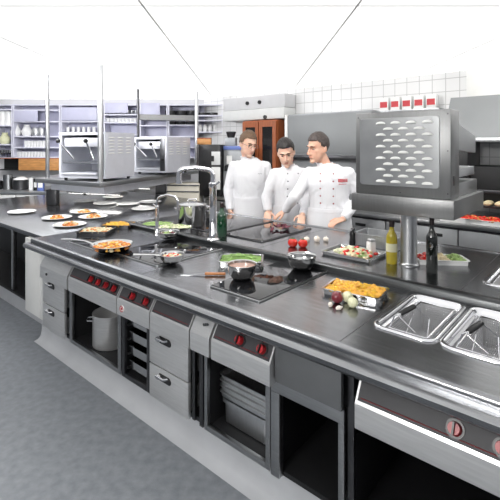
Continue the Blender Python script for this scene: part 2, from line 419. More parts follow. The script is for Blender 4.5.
# right hand unit
t = thing('fryer_base_unit', 'base unit under the deep fryers with dark sloped control panel', 'cabinet', W(0,0), RZ)
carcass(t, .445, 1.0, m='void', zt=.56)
MB().box(.445,.47,.03,.05,.25,.80,.002).build('frame_post', M['steel_dk'], t); MB().box(.975,1.0,.03,.05,.25,.80,.002).build('frame_post', M['steel_dk'], t)
control(t, .50, 1.0, 'panel', 2)
t = thing('plain_base_cabinet', 'plain steel base cabinet at the near right end of the block', 'cabinet', W(0,0), RZ)
carcass(t, 1.01, 1.58); MB().box(1.012,1.578,.022,.045,.25,.80,.003).build('door', M['steel'], t)

# ------------------------------------------------------------------ deep fryers and baskets
def fryer(s0, s1, t0, t1, lab):
    cx, cy = (s0+s1)/2, (t0+t1)/2; hx, hy = (s1-s0)/2, (t1-t0)/2
    t = thing('deep_fryer', lab, 'deep fryer', W(cx,cy,.9), RZ)
    r = MB(); r.rr([(-.012,.0005),(-.010,.007),(-.004,.009),(.004,.008),(.010,.002),(.013,-.008),(.016,-.012),(.024,-.013),(.027,-.02)], -hx,hx,-hy,hy,.04, n=8)
    r.build('rim', M['chrome'], t, ang=60)
    b = MB(); b.rr([(.0271,-.020),(.030,-.16),(.034,-.185),(.05,-.195)], -hx,hx,-hy,hy,.04, n=8, cap1=True)
    b.build('tank', M['alu'], t, ang=60)
    return t
for (a,b_), l in zip(wells, ('deep fryer sunk into the front worktop beside the corn tray','deep fryer at the right edge of the photo in the front worktop')):
    fryer(a, b_, .235, .70, l)
fryer(.66, .95, 1.10, 1.56, 'deep fryer sunk into the rear worktop at far right')
def basket(s0, s1, t0, t1, lab):
    cx, cy = (s0+s1)/2, (t0+t1)/2; hx, hy = (s1-s0)/2, (t1-t0)/2
    t = thing('frying_basket', lab, 'frying basket', W(cx,cy,.9), RZ)
    # woven wire walls
    g = bmesh.new()
    def grid(o_, ux, uy, nx, ny):
        v = [[g.verts.new(o_ + ux*i/nx + uy*j/ny) for j in range(ny+1)] for i in range(nx+1)]
        for i in range(nx):
            for j in range(ny): g.faces.new((v[i][j],v[i+1][j],v[i+1][j+1],v[i][j+1]))
    V = Vector; zt, zb, q = -.012, -.135, .012
    nx, ny, nz = 16, 32, 12
    a,b2,c_,d_ = V((-hx+q,-hy+q,zb)),V((hx-q,-hy+q,zb)),V((hx-q,hy-q,zb)),V((-hx+q,hy-q,zb))
    A,B,Cc,Dd = V((-hx,-hy,zt)),V((hx,-hy,zt)),V((hx,hy,zt)),V((-hx,hy,zt))
    grid(a, b2-a, d_-a, nx, ny)
    for p,q2,pp in ((a,b2,A),(b2,c_,B),(c_,d_,Cc),(d_,a,Dd)):
        n_ = nx if abs((q2-p).x) > abs((q2-p).y) else ny
        grid(p, q2-p, pp-p, n_, nz)
    bmesh.ops.remove_doubles(g, verts=g.verts[:], dist=.002)
    mb = MB(); mb.bm.free(); mb.bm = g
    o = mb.build('wire_mesh', M['chrome'], t, smooth=False)
    wf = o.modifiers.new('w','WIREFRAME'); wf.thickness = .0028; wf.use_even_offset = False
    apply_mods(o)
    rim = MB(); l = []
    rim.tube([A,B,Cc,Dd,A], .0035, 8); rim.build('rim_wire', M['chrome'], t)
    hd = MB(); p0, p1 = V((-hx+.028,-hy+.055,.035)), V((-hx+.050,-hy+.145,.045))
    hd.tube([V((-hx,-hy+.02,zt)), V((-hx+.012,-hy+.03,.03)), p0], .003, 8)
    hd.tube([V((-hx+.10,-hy+.02,zt)), V((-hx+.03,-hy+.035,.028)), p0], .003, 8)
    hd.tube([p1, V((hx-.05,-hy+.19,-.01)), V((hx-.02,-hy+.05,-.10))], .0025, 8)
    hd.tube([p1, V((-hx+.02,-hy+.2,-.03)), V((-hx+.02,-hy+.08,-.11))], .0025, 8)
    hd.tube([V((hx-.03,-hy-.004,-.02)), V((hx-.045,-hy-.012,-.005)), V((hx-.06,-hy-.004,-.02))], .003, 8)
    hw = hd.build('handle_wire', M['chrome'], t)
    gp = MB(); dv = (p1-p0)
    gp.loft([[p0+dv*f_+V((w_*cos(an), 0, w_*.75*sin(an))) for an in [2*pi*i/12 for i in range(12)]] for f_, w_ in ((-.02,.006),(.03,.012),(.5,.0135),(.97,.012),(1.02,.006))])
    gp.build('grip', M['black'], hw)
basket(.492,.640,.285,.655,'wire frying basket with black grip in the fryer beside the corn tray')
basket(.745,.895,.285,.655,'wire frying basket with black grip in the fryer at the right edge')

# ------------------------------------------------------------------ glass hobs
def hob(s0,s1,t0,t1,lab,frame='steel',seams=2):
    cx, cy = (s0+s1)/2, (t0+t1)/2; hx, hy = (s1-s0)/2, (t1-t0)/2
    t = thing('induction_hob', lab, 'hob', W(cx,cy,.9), RZ)
    MB().rr([(0,.0005),(0,.005),(.003,.008),(.008,.0075)], -hx,hx,-hy,hy,.012,cap0=True,cap1=True).build('frame', M[frame], t)
    MB().rr([(.006,.0077),(.007,.0105),(.009,.011)], -hx,hx,-hy,hy,.012,cap0=True,cap1=True).build('glass_top', M['glass_hob'], t)
    return t
hob(-.386,-.05,.125,.735,'black glass induction hob under the two steel bowls')
hob(-1.375,-.875,.165,.725,'black glass induction hob under the small saucepan')
hob(-1.90,-1.40,.12,.30,'narrow dark glass warming hob under the frying pan')
hob(-1.22,-.80,1.06,1.74,'glossy glass hob on the rear worktop in front of the middle chef','steel_dk')
hob(-1.86,-1.26,1.06,1.80,'dark glass hob on the rear worktop in front of the left chef','steel_dk')

# ------------------------------------------------------------------ trays & food
def gn_tray(name, lab, cat, loc, rz, lx, ly, h, m='pan', group=None, lip=.012):
    t = MB(); t.rr([(lip,.0),(lip-.002,h-.004),(0,h-.002),(0,h),(lip,h+.0005),(lip+.002,h-.004),(lip+.004,.004),(lip+.012,.002)], -lx/2,lx/2,-ly/2,ly/2,.025, n=6, cap0=True, cap1=True)
    o = t.build(name, M[m], loc=loc, rz=rz, ang=50); return tag(o, lab, cat, group)
def pile(name, lab, cat, loc, rz, lx, ly, z, n, mats, size, hump=.02, kind='stuff', long=1.0, round_=False, seed=1, group=None, parent=None):
    rnd = random.Random(seed); mbs = MB(); idx = []
    for i in range(n):
        if round_:
            a = rnd.random()*2*pi; q = math.sqrt(rnd.random()); x, y = q*lx/2*cos(a), q*ly/2*sin(a); e = 1-q*q
        else:
            x, y = rnd.uniform(-lx/2,lx/2), rnd.uniform(-ly/2,ly/2); e = (1-(2*x/lx)**2)*(1-(2*y/ly)**2)
        zz = z + hump*e*rnd.uniform(.55,1.05)
        rot = Euler((rnd.uniform(-.5,.5),rnd.uniform(-.5,.5),rnd.uniform(0,6.3))).to_matrix()
        s = size*rnd.uniform(.75,1.25); nf = len(mbs.bm.faces)
        mbs.ball((x,y,zz),(s*long,s,s*.7),rot,u=8,v=5); idx.append((nf, len(mbs.bm.faces), rnd.randrange(len(mats))))
    # a bed below so the heap is solid
    nf = len(mbs.bm.faces)
    if round_: mbs.ball((0,0,z-.001),(lx/2,ly/2,hump*.6+.002),u=20,v=8)
    else: mbs.ball((0,0,z),(lx/2*.98,ly/2*.98,hump*.6+.002),u=20,v=8)
    idx.append((nf, len(mbs.bm.faces), 0))
    mi = []
    for a, b_, k_ in idx: mi += [k_]*(b_-a)
    o = mbs.build(name, M[mats[0]], loc=loc, rz=rz, recalc=False)
    for mm in mats[1:]: o.data.materials.append(M[mm])
    for p, k_ in zip(o.data.polygons, mi): p.material_index = k_
    if parent: o.parent = parent; return o
    tag(o, lab, cat, group)
    if kind: o['kind'] = kind
    return o
# corn/fries tray
loc = W(.225,.525,.9)
gn_tray('gastronorm_tray', 'shallow steel tray of golden pieces beside the onions', 'tray', loc, R(-32), .29, .19, .027)
pile('golden_pieces', 'heap of golden fried pieces in the steel tray beside the onions', 'food', loc, R(-32), .25,.155,.022,150,['yellow','yellow','corn'],.011,.018,long=1.6,seed=3)
# beans tray
loc = W(-.545,.545,.9); rb = RZ+R(-3)
gn_tray('gastronorm_tray', 'shallow steel tray of green beans by the service rail', 'tray', loc, rb+R(40), .27, .20, .036)
g = MB(); rnd = random.Random(5)
for i in range(110):
    x, y = rnd.uniform(-.09,.09), rnd.uniform(-.07,.07); a = rnd.gauss(.15,.45); L_ = rnd.uniform(.035,.055); z = .022 + .026*(1-(x/.12)**2)*(1-(y/.09)**2)*rnd.uniform(.3,1.1)
    b2 = rnd.uniform(-.012,.012); p = [(-L_,0,0),(-L_*.4,b2*.7,.002),(L_*.4,b2*.7,.003),(L_,0,rnd.uniform(-.004,.004))]
    g.tube([(x+u*cos(a)-v*sin(a), y+u*sin(a)+v*cos(a), z+w_) for u,v,w_ in p], .0042, 6, [.0022,.0044,.0044,.002])
o = g.build('green_beans', M['bean'], loc=loc, rz=rb+R(40)); tag(o, 'pile of green beans in the steel tray by the service rail', 'beans', None, 'stuff')
# pan with salad (rear worktop), vegetables tray
loc = W(-.13,1.20,.9)
gn_tray('gastronorm_tray', 'steel tray of salad on the rear worktop beside the salt shaker', 'tray', loc, RZ, .36, .28, .022)
pile('mixed_salad', 'pale mixed salad with red bits in the tray beside the salt shaker', 'salad', W(-.11,1.17,.9), RZ, .24,.16,.018,120,['pale','rice','salgreen','tomato','rice','pale'],.013,.034,long=1.5,seed=8)
loc = W(.36,1.38,.9)
gn_tray('gastronorm_tray', 'steel tray of sorted vegetables behind the dark wine bottle', 'tray', loc, RZ+R(35), .31, .17, .03,'porcelain')
for i, (mm, l, nm) in enumerate((('tomato','red chopped tomato at left of the vegetable tray','chopped_tomato'),('pale','pale chopped mushrooms in the middle of the vegetable tray','chopped_mushroom'),('salgreen','green cut broccoli at right of the vegetable tray','cut_broccoli'))):
    v_ = Matrix.Rotation(RZ+R(35),3,'Z') @ Vector((-.09+i*.09,0,0))
    pile(nm, l, 'vegetables', loc+v_, RZ+R(35), .085,.12,.024,45,[mm],.011,.026,seed=20+i)
# rice tray by stockpot
loc = W(-1.62,.90,.9)
t = gn_tray('gastronorm_tray', 'steel tray of creamy rice in front of the stock pot', 'tray', loc, RZ+R(41), .30, .15, .04)
pile('creamy_rice', 'creamy rice heaped in the tray in front of the stock pot', 'rice', loc, RZ+R(41), .26,.12,.035,160,['rice','rice','salgreen'],.008,.026,seed=31)
# bain-marie containers far left
for (s,t_,lab,lab2,ms,sd) in ((-2.06,.43,'steel container of pale pasta behind the frying pan','pale pasta mix in the container behind the frying pan',['pale','rice','orange'],41),
                     (-2.16,.70,'steel container of yellow corn beside the pale pasta','yellow corn in the container beside the pale pasta',['corn','yellow'],42),
                     (-1.90,.92,'steel container of green vegetables beside the yellow corn','green vegetables in the container beside the yellow corn',['salgreen','bean'],43)):
    gn_tray('gastronorm_tray', lab, 'tray', W(s,t_,.9), RZ+R(38), .27,.22,.03,'steel_dk')
    pile('cooked_food', lab2, 'food', W(s,t_,.9), RZ+R(38), .24,.19,.022,110,ms,.011,.014,seed=sd)

# lathe vessels
def ring(m, r0, h, wall=.002): pass
def frying_pan(loc, ang, lab):
    t = thing('frying_pan', lab, 'frying pan', loc, ang)
    MB().lathe([(0,0),(.095,0),(.112,.006),(.138,.040),(.142,.042),(.141,.044),(.135,.040),(.108,.009),(.09,.004),(0,.004)], n=40).build('body', M['pan'], t)
    h = MB(); loops = []
    for x, z, w_, th in ((.128,.030,.016,.003),(.15,.042,.012,.004),(.20,.058,.011,.004),(.30,.066,.012,.004),(.36,.064,.014,.004),(.372,.063,.008,.003)):
        loops.append([(x,w_*cos(a),z+th*sin(a)) for a in [2*pi*i/10 for i in range(10)]])
    h.loft(loops); h.ball((.14,.0,.034),(.014,.02,.008)); h.build('handle', M['pan'], t)
    return t
ploc = P(112,250,.912); ploc.z = .912
frying_pan(ploc, R(172), 'large steel frying pan of orange roast food with long handle pointing left')
pile('roast_food', 'orange roasted food filling the large frying pan', 'food', ploc, 0, .235,.235,.022,190,['orange','yellow','pale','orange'],.012,.026,long=1.5,round_=True,seed=51)
def saucepan(loc, ang, lab, r=.065, h=.06, wood=False, flare=1.25):
    t = thing('saucepan', lab, 'saucepan', loc, ang)
    MB().lathe([(0,0),(r*.62,0),(r*.78,.008),(r*.95,h*.45),(r*1.0,h*.9),(r*1.06,h),(r*1.04,h+.002),(r*.96,h*.9),(r*.9,h*.45),(r*.7,.012),(0,.006)], n=36).build('body', M['pan'], t)
    h_ = MB(); h_.tube([(r*.96,0,h*.8),(r*1.5,0,h*.95),(r*3.2,0,h*1.05)], .006, 8, [.009,.006,.008])
    h_.build('handle', M['pan'], t)
    return t
sl = P(172,262,.911)
saucepan(sl, R(188), 'small steel saucepan with red food on the left glass hob', .072, .05)
pile('red_sauce_food', 'red and white chopped food in the small saucepan', 'food', sl, 0, .11,.11,.034,50,['tomato','rice','pale'],.009,.012,round_=True,seed=61)
def bowl(loc, lab, r=.082, h=.075, rz=0, ears=True, name='steel_bowl'):
    t = thing(name, lab, 'bowl', loc, rz)
    MB().lathe([(0,0),(r*.5,0),(r*.66,.006),(r*.88,h*.35),(r*.985,h*.75),(r,h*.97),(r*1.05,h),(r*1.04,h+.002),(r*.97,h*.97),(r*.95,h*.75),(r*.84,h*.36),(r*.6,.010),(0,.006)], n=40).build('body', M['pan'], t)
    return t
b1 = P(242,279,.911)
bowl(b1, 'polished steel bowl of pinkish soup at left on the front hob', .078,.082)
MB().lathe([(0,0),(.072,0),(.073,-.012),(0,-.012)], n=32).build('soup', M['soup'], loc=b1+Vector((0,0,.068)))
tag(bpy.data.objects['soup'], 'pinkish soup filling the left steel bowl on the front hob', 'soup')
b2 = P(301.5,269,.911)
bowl(b2, 'polished steel bowl with bail handle at the back of the front hob', .082,.078)
bh = MB(); bh.tube([(-.08+.16*i/12, -.0+.0, .078+.012*sin(pi*i/12)) for i in range(13)], .0025, 8)
bh.build('handle', M['pan'], bpy.data.objects['steel_bowl.001'])
b3 = P(168,238,.911)
bowl(b3, 'shallow steel bowl near the small tap by the service rail', .085,.05)
pile('dark_greens', 'dark green herbs lying in the shallow steel bowl', 'herbs', b3, 0, .12,.12,.032,40,['salgreen','redleaf'],.012,.012,round_=True,seed=77)
# knife: wood handle
t = thing('kitchen_knife', 'kitchen knife with wooden handle in front of the bean tray', 'knife', P(205,275.5,.9), R(-2))
MB().loft([[(x,w_*cos(a),.010+.008*sin(a)) for a in [2*pi*i/12 for i in range(12)]] for x,w_ in ((.0,.008),(.01,.012),(.06,.010),(.105,.012),(.114,.008))]).build('handle', M['handle_wood'], t)
MB().loft([[(0,-.010,.009),(0,.010,.009),(0,.010,.011),(0,-.010,.011)],[(-.07,-.014,.004),(-.07,.008,.004),(-.07,.008,.005),(-.07,-.014,.005)],[(-.135,-.004,.001),(-.135,.0,.001),(-.135,.0,.002),(-.135,-.004,.002)]]).build('blade', M['chrome'], t)
# onions, garlic, tomatoes
def onion(loc, r, lab, m, rot=(0,0,0)):
    t = thing('onion', lab, 'onion', loc); t.rotation_euler = rot
    MB().lathe([(0,-r*.92),(r*.35,-r*.88),(r*.75,-r*.62),(r*.98,-.1*r),(r*.96,.25*r),(r*.7,.68*r),(r*.32,.9*r),(r*.14,1.06*r),(r*.09,1.3*r),(0,1.32*r)], n=24).build('bulb', M[m], t)
    rt = MB()
    for k_ in range(7):
        a = k_*.9; rt.tube([(0,0,-r*.9),(r*.1*cos(a),r*.1*sin(a),-r*.99)], .0012, 5)
    rt.build('roots', M['garlic'], t)
def on(px, py, r): return P(px, py, .9) + Vector((0,0,r))
q = P(337,303,.9); onion(q+Vector((0,0,.026)), .028, 'red onion in front of the golden tray', 'onionr', (R(30),R(20),0))
q = W(.25,.398,.9); onion(q+Vector((0,0,.024)), .026, 'pale white onion touching the golden tray', 'onionw', (R(60),R(10),0))
q = W(.298,.355,.9); onion(q+Vector((0,0,.022)), .024, 'pale white onion lying nearest the camera', 'onionw', (R(-70),R(10),0))
def garlic(loc, r, lab):
    t = thing('garlic_bulb', lab, 'garlic', loc); t.rotation_euler = (R(12),R(8),random.random()*3)
    b = MB()
    for k_ in range(6):
        a = k_*pi/3; b.ball((r*.42*cos(a), r*.42*sin(a), r*.75),(r*.62,r*.5,r*.78),Matrix.Rotation(a,3,'Z'),u=12,v=8)
    b.build('cloves', M['garlic'], t)
    MB().tube([(0,0,r*1.1),(0,0,r*1.6),(r*.06,0,r*2.0)], r*.15, 8, [r*.4,r*.16,r*.1]).build('neck', M['garlic'], t)
def clove(loc, lab, rz):
    o = MB().lathe([(0,-.016),(.006,-.013),(.010,-.004),(.0095,.005),(.005,.012),(.002,.018),(0,.0185)], n=14, m=Matrix.Rotation(R(80),4,'Y')).build('garlic_clove', M['garlic'], loc=loc+Vector((0,0,.0095)), rz=rz)
    tag(o, lab, 'garlic')
clove(P(330.5,306.5,.9),'garlic clove at left in front of the red onion', 1.2); clove(P(339,310,.9),'garlic clove at right in front of the red onion', .2)
def tomato(loc, r, lab):
    t = thing('tomato', lab, 'tomato', loc, random.random()*3)
    b = MB(); pr = []
    n = 28; loops = []
    for zz, rr_ in ((-.86,.25),(-.84,.5),(-.62,.82),(-.2,1.0),(.2,.99),(.55,.82),(.74,.55),(.78,.3),(.70,.1)):
        loops.append([(r*rr_*(1+.03*cos(5*a))*cos(a), r*rr_*(1+.03*cos(5*a))*sin(a), r*zz) for a in [2*pi*i/n for i in range(n)]])
    b.loft(loops); b.build('fruit', M['tomato'], t)
    s = MB()
    for k_ in range(5):
        a = k_*2*pi/5; s.tube([(0,0,r*.74),(r*.25*cos(a),r*.25*sin(a),r*.83),(r*.5*cos(a),r*.5*sin(a),r*.78)], .002, 6,[.003,.003,.001])
    s.tube([(0,0,r*.7),(0,0,r*1.0)], .0025, 6); s.build('calyx', M['stem'], t)
tomato(W(-.56,1.11,.9)+Vector((0,0,.030)), .035, 'ripe tomato at left in front of the garlic'); tomato(W(-.495,1.145,.9)+Vector((0,0,.029)), .034, 'ripe tomato at right in front of the garlic')
garlic(W(-.575,1.31,.9), .022, 'garlic bulb behind the two tomatoes, leftmost'); garlic(W(-.525,1.37,.9), .024, 'garlic bulb behind the two tomatoes, middle'); garlic(W(-.47,1.41,.9), .021, 'garlic bulb farthest right of the tomatoes')
# purple leaves by chef's hand
lv = MB(); rnd = random.Random(9)
for i in range(16):
    a = rnd.random()*6.3; x, y = rnd.gauss(0,.05), rnd.gauss(0,.035)
    lv.ball((x,y,.012+rnd.random()*.02),(.028,.014,.006),Euler((rnd.uniform(-.6,.6),rnd.uniform(-.6,.6),a)).to_matrix(),u=10,v=6)
o = lv.build('radicchio_leaves', M['redleaf'], loc=W(-.96,1.50,.911)); tag(o,'dark purple salad leaves on the rear glass hob by the chef hand','salad leaves',None,'stuff')

# ------------------------------------------------------------------ bottles, shakers
def bottle(loc, lab, prof, m, lprof=None, cap=None, lm='label', name='bottle'):
    t = thing(name, lab, 'bottle', loc)
    MB().lathe(prof, n=28).build('body', M[m], t)
    if lprof: MB().lathe(lprof, n=28).build('label', M[lm], t)
    if cap: MB().lathe(cap, n=20).build('cap', M['foil'], t)
    return t
def wineprof(r, h): return [(0,0),(r*.9,0),(r,.006),(r,h*.60),(r*.93,h*.66),(r*.55,h*.74),(r*.38,h*.80),(r*.36,h*.96),(r*.42,h*.965),(r*.42,h*.99),(r*.3,h),(0,h)]
def capprof(r, h): return [(r*.37,h*.86),(r*.42,h*.86),(r*.44,h*.99),(r*.3,h+.003),(0,h+.003)]
bottle(P(222,236,.9), 'green glass bottle behind the tall tap', wineprof(.040,.265), 'greenglass', None, capprof(.040,.265))
bottle(W(.392,1.13,.9), 'dark slim wine bottle to the right of the steel column', wineprof(.031,.315), 'darkglass', None, capprof(.031,.315))
bottle(W(.145,1.16,.9), 'yellow olive oil bottle to the left of the steel column', [(0,0),(.030,0),(.033,.005),(.033,.155),(.030,.175),(.017,.20),(.0135,.215),(.0135,.255),(0,.255)], 'oil', [(.0332,.075),(.0338,.075),(.0338,.125),(.0332,.125)], [(.0136,.225),(.0165,.225),(.0165,.262),(0,.264)])
t = thing('salt_shaker', 'white salt shaker beside the salad tray', 'shaker', W(-.035,1.26,.9), .3)
MB().rr([(.002,0),(0,.003),(.001,.085),(.004,.092)], -.026,.026,-.026,.026,.014,cap0=True,cap1=True).build('body', M['porcelain'], t)
MB().rr([(.003,.092),(.004,.102),(.012,.108)], -.026,.026,-.026,.026,.014,cap0=True,cap1=True).build('lid', M['steel_lt'], t)
t = thing('pepper_mill', 'small dark pepper pot behind the salad', 'shaker', W(-.27,1.46,.9))
MB().lathe([(0,0),(.026,0),(.028,.01),(.022,.05),(.026,.08),(.02,.095),(0,.1)], n=20).build('body', M['black'], t)
MB().lathe([(.006,.1),(.016,.105),(.014,.118),(0,.122)], n=16).build('knob', M['steel_dk'], t)
t = thing('steel_box', 'low square steel box behind the salt shaker', 'box', W(-.10,1.56,.9), RZ)
MB().rr([(.004,0),(0,.004),(0,.085),(-.006,.088),(-.006,.091),(.004,.09),(.006,.01)], -.16,.16,-.11,.11,.02,cap0=True,cap1=True).build('body', M['steel_lt'], t)

# ------------------------------------------------------------------ taps
def tap(loc, rz, lab, h, reach, r=.018):
    t = thing('swan_neck_tap', lab, 'tap', loc, rz)
    MB().lathe([(0,0),(r*1.9,0),(r*1.9,.008),(r*1.3,.02),(r*1.2,.06),(r*1.05,.065),(r*1.05,h*.72),(r*1.25,h*.74),(r*1.25,h*.80),(r*.7,h*.82),(0,h*.82)], n=24).build('column', M['chrome'], t)
    pts = [(0,0,h*.8),(0,0,h*.90)]
    for k_ in range(1,7): a = k_*pi/12; pts.append((-.05*(1-cos(a)),0,h*.90+.05*sin(a)))
    pts += [(-reach*.5,0,h*.90+.062),(-reach*.8,0,h*.90+.055)]
    for k_ in range(1,7): a = k_*pi/12; pts.append((-reach*.8-.045*sin(a),0,h*.90+.010+.045*cos(a)))
    pts += [(-reach*.8-.046,0,h*.9-.03)]
    MB().tube(pts, r*.72, 14).build('spout', M['chrome'], t)
    MB().cyl((-reach*.8-.046,0,h*.9-.03),(-reach*.8-.046,0,h*.9-.055), r*.95, n=16).build('aerator', M['chrome'], t)
    l = MB(); l.tube([(0,0,h*.77),(.02,-.02,h*.78),(.055,-.03,h*.83)], .006, 8, [.010,.006,.008]); l.build('lever', M['chrome'], t)
tap(P(213,240,.93)+Vector((0,0,.0)), R(-3), 'tall chrome swan-neck tap beside the green bottle', .52, .26, .025)
tap(P(157,236,.93), R(160), 'small chrome tap beside the shallow steel bowl', .285, .17, .013)

# ------------------------------------------------------------------ stock pots
def stockpot(loc, lab, r, h, lid=False, m='pan'):
    t = thing('stock_pot', lab, 'pot', loc, .4)
    MB().lathe([(0,0),(r*.97,0),(r,.005),(r,h-.004),(r*1.025,h),(r*1.02,h+.003),(r*.975,h-.002),(r*.97,.01),(0,.006)], n=44).build('body', M[m], t)
    for s in (-1,1):
        MB().tube([(s*r*.99,-.035,h*.86),(s*(r+.03),-.03,h*.87),(s*(r+.035),0,h*.87),(s*(r+.03),.03,h*.87),(s*r*.99,.035,h*.86)], .006, 8).build('handle', M['chrome'], t)
    if lid:
        l = MB().lathe([(r*1.03,h+.002),(r*1.03,h+.008),(r*.6,h+.022),(.02,h+.028),(0,h+.028)], n=40).build('lid', M[m], t)
        MB().tube([(-.04,0,h+.026),(-.035,0,h+.05),(.035,0,h+.05),(.04,0,h+.026)], .006, 8).build('lid_handle', M['chrome'], l)
    return t
stockpot(W(-1.70,1.16,.9), 'lidded polished stock pot between the two taps', .125, .19, True)
stockpot(W(s_of(102,.12),.185,.272), 'deep steel stock pot standing in the open base unit', .118, .215, False, 'alu')
MB().lathe([(0,0),(.09,0),(.12,.012),(.122,.016),(.09,.006),(0,.005)], n=36).build('flat_pan', M['pan'], loc=W(-1.20,.26,.275))
tag(bpy.data.objects['flat_pan'], 'shallow round steel dish beside the pot in the open base unit', 'dish')
# containers in rack
for i in range(4):
    z = .304 + i*.085
    o = gn_tray('gastronorm_container', f'steel container slid into the rack base unit, {["lowest","second from bottom","third from bottom","topmost"][i]}', 'container', W(-.90,.275,z), RZ, .215,.46,.055,'pan','containers in the rack base unit')
# baking trays leaning stack
for i in range(4):
    z = .40 + i*.028
    gn_tray('baking_tray', f'dark steel baking tray in the open base unit, {["lowest","second from bottom","third from bottom","topmost"][i]} of its stack', 'baking tray', W(-.13,.30,z), RZ, .315,.42,.025,'steel_lt','stacked baking trays', .01)
t = thing('deep_container', 'deep steel container under the stacked baking trays', 'container', W(-.13,.30,.272), RZ)
MB().rr([(.02,0),(.012,.004),(.008,.10),(-.004,.105),(-.004,.122),(.010,.122),(.02,.01)], -.145,.145,-.2,.2,.03,cap0=True,cap1=True).build('body', M['steel_lt'], t)

# ------------------------------------------------------------------ plates at left
def plate_prof(r): return [(0,0),(r*.55,0),(r*.62,.004),(r*.97,.018),(r,.020),(r*.98,.022),(r*.60,.008),(0,.006)]
pm = None
PL = [(57,219,1,'lasagne left'),(70,226,1,'front'),(84,213,1,'rear'),(93,218,1,'right'),
      (85,202,0,'a'),(113,198,0,'b'),(128,205,0,'c'),(144,210,0,'d'),(120,192.5,0,'e'),(22,213,0,'f'),(105,204.5,0,'g'),(150,203,0,'h')]
lab = ['white plate of food at the left of the four served plates','white plate of food nearest the front of the four served plates','white plate of food farthest back of the four served plates','white plate of food at the right of the four served plates']
flab = ['served food on the leftmost served plate','served food on the front served plate','served food on the rear served plate','served food on the rightmost served plate']
elab = ['empty white plate under the grill shelf near its front column','empty white plate right of the grill shelf column','empty white plate in the middle of the side worktop','empty white plate nearest the small tap','empty white plate farthest back on the side worktop','empty white plate at the left edge of the side worktop','empty white plate behind the served plates','empty white plate under the second grill']
ei = 0
for i, (px,py,food,_) in enumerate(PL):
    l = P(px,py,.898); r = .135 if food else .15
    if pm is None:
        pm = MB().lathe(plate_prof(.14), n=36).build('dinner_plate', M['porcelain']); o = pm
    else: o = pm.copy(); C.objects.link(o)
    o.location = l
    if food:
        tag(o, lab[i], 'plate', 'served plates')
        pile('served_food', flab[i], 'food', l+Vector((.0,0,0)), 0, .13,.11,.012,36,['orange','pale','yellow'],.012,.026,round_=True,seed=80+i,group='served food')
    else: tag(o, elab[ei], 'plate', 'empty plates'); ei += 1

# ------------------------------------------------------------------ big salamander grill on column
cs, ct = .235, 1.20
t = thing('grill_stand', 'single-column steel stand with thick square shelf carrying the large grill', 'stand', W(cs,ct,.9), RZ)
MB().lathe([(0,0),(.058,0),(.058,.006),(.050,.012),(.048,.02),(.048,.345),(0,.345)], n=36).build('column', M['steel_lt'], t)
zs0, zs1 = 1.245, 1.345
gs1, gt0, GW, GD = .574, .90, .567, .62
MB().box(gs1-GW-cs, gs1-cs, gt0-ct, gt0+GD-ct, zs0-.9, zs1-.9, .006).build('shelf', M['steel_md'], t)
g = thing('salamander_grill', 'large steel salamander grill with louvred back panel on the column stand', 'grill', W(gs1-.022,gt0+.02,zs1), RZ)
gw, gh, gd = .525, .465, .15
MB().box(-gw,0,0,gd,0,gh,.004).build('housing', M['steel_md'], g)
vp = MB(); vp.rr([(0,0),(0,.004),(.002,.006)], -.222,.222,-.190,.190,.02,cap0=True,cap1=True)
lv_ = MB()
for r_ in range(11):
    off = 0 if r_ % 2 == 0 else 1
    for c_ in range(4 - off):
        x = -.095 + c_*.085 + off*.043; y = .158 - r_*.0325
        b = bmesh.new(); bmesh.ops.create_uvsphere(b, u_segments=16, v_segments=12, radius=1)
        bmesh.ops.bisect_plane(b, geom=b.verts[:]+b.edges[:]+b.faces[:], plane_co=(0,-.25,0), plane_no=(0,-1,0), clear_outer=True)
        lv_._merge(b, Matrix.Translation((x,y,.005)) @ Matrix.Diagonal((.029,.0125,.017,1)))
o = vp.build('vent_panel', M['steel'], g, ang=35); o.location = (-gw/2-.012, -.0005, gh*.52); o.rotation_euler = (R(90),0,0)
lv_.build('louvres', M['white'], o, ang=35)  # white colour stands in for bright reflections on the steel louvres
sc = MB()
for x, z in ((-.51,.03),(-.26,.02),(-.015,.03),(-.015,.44),(-.51,.44),(-.015,.25)): sc.ball((x,-.001,z),(.004,.002,.004),u=10,v=6)
sc.build('screws', M['steel_dk'], g)
MB().loft([[(-.50,gd,.40),(-.50,gd,.255),(-.50,gd+.40,.235),(-.50,gd+.40,.335)],[(-.012,gd,.40),(-.012,gd,.255),(-.012,gd+.40,.235),(-.012,gd+.40,.335)]]).build('heating_hood', M['steel'], g)
MB().box(-.515,-.01,gd,gd+.36,.105,.155,.004).build('grill_rack', M['steel_lt'], g)
MB().box(-.515,-.008,gd,gd+.42,.0,.075,.004).build('drip_tray', M['steel'], g)
MB().box(-.004,.0015,.035,.075,.07,.12,.001).build('rating_plate', M['black'], g)
MB().tube([(-.45,gd+.40,.29),(-.45,gd+.44,.29),(-.08,gd+.44,.29),(-.08,gd+.40,.29)], .008, 8).build('handle', M['black'], g)

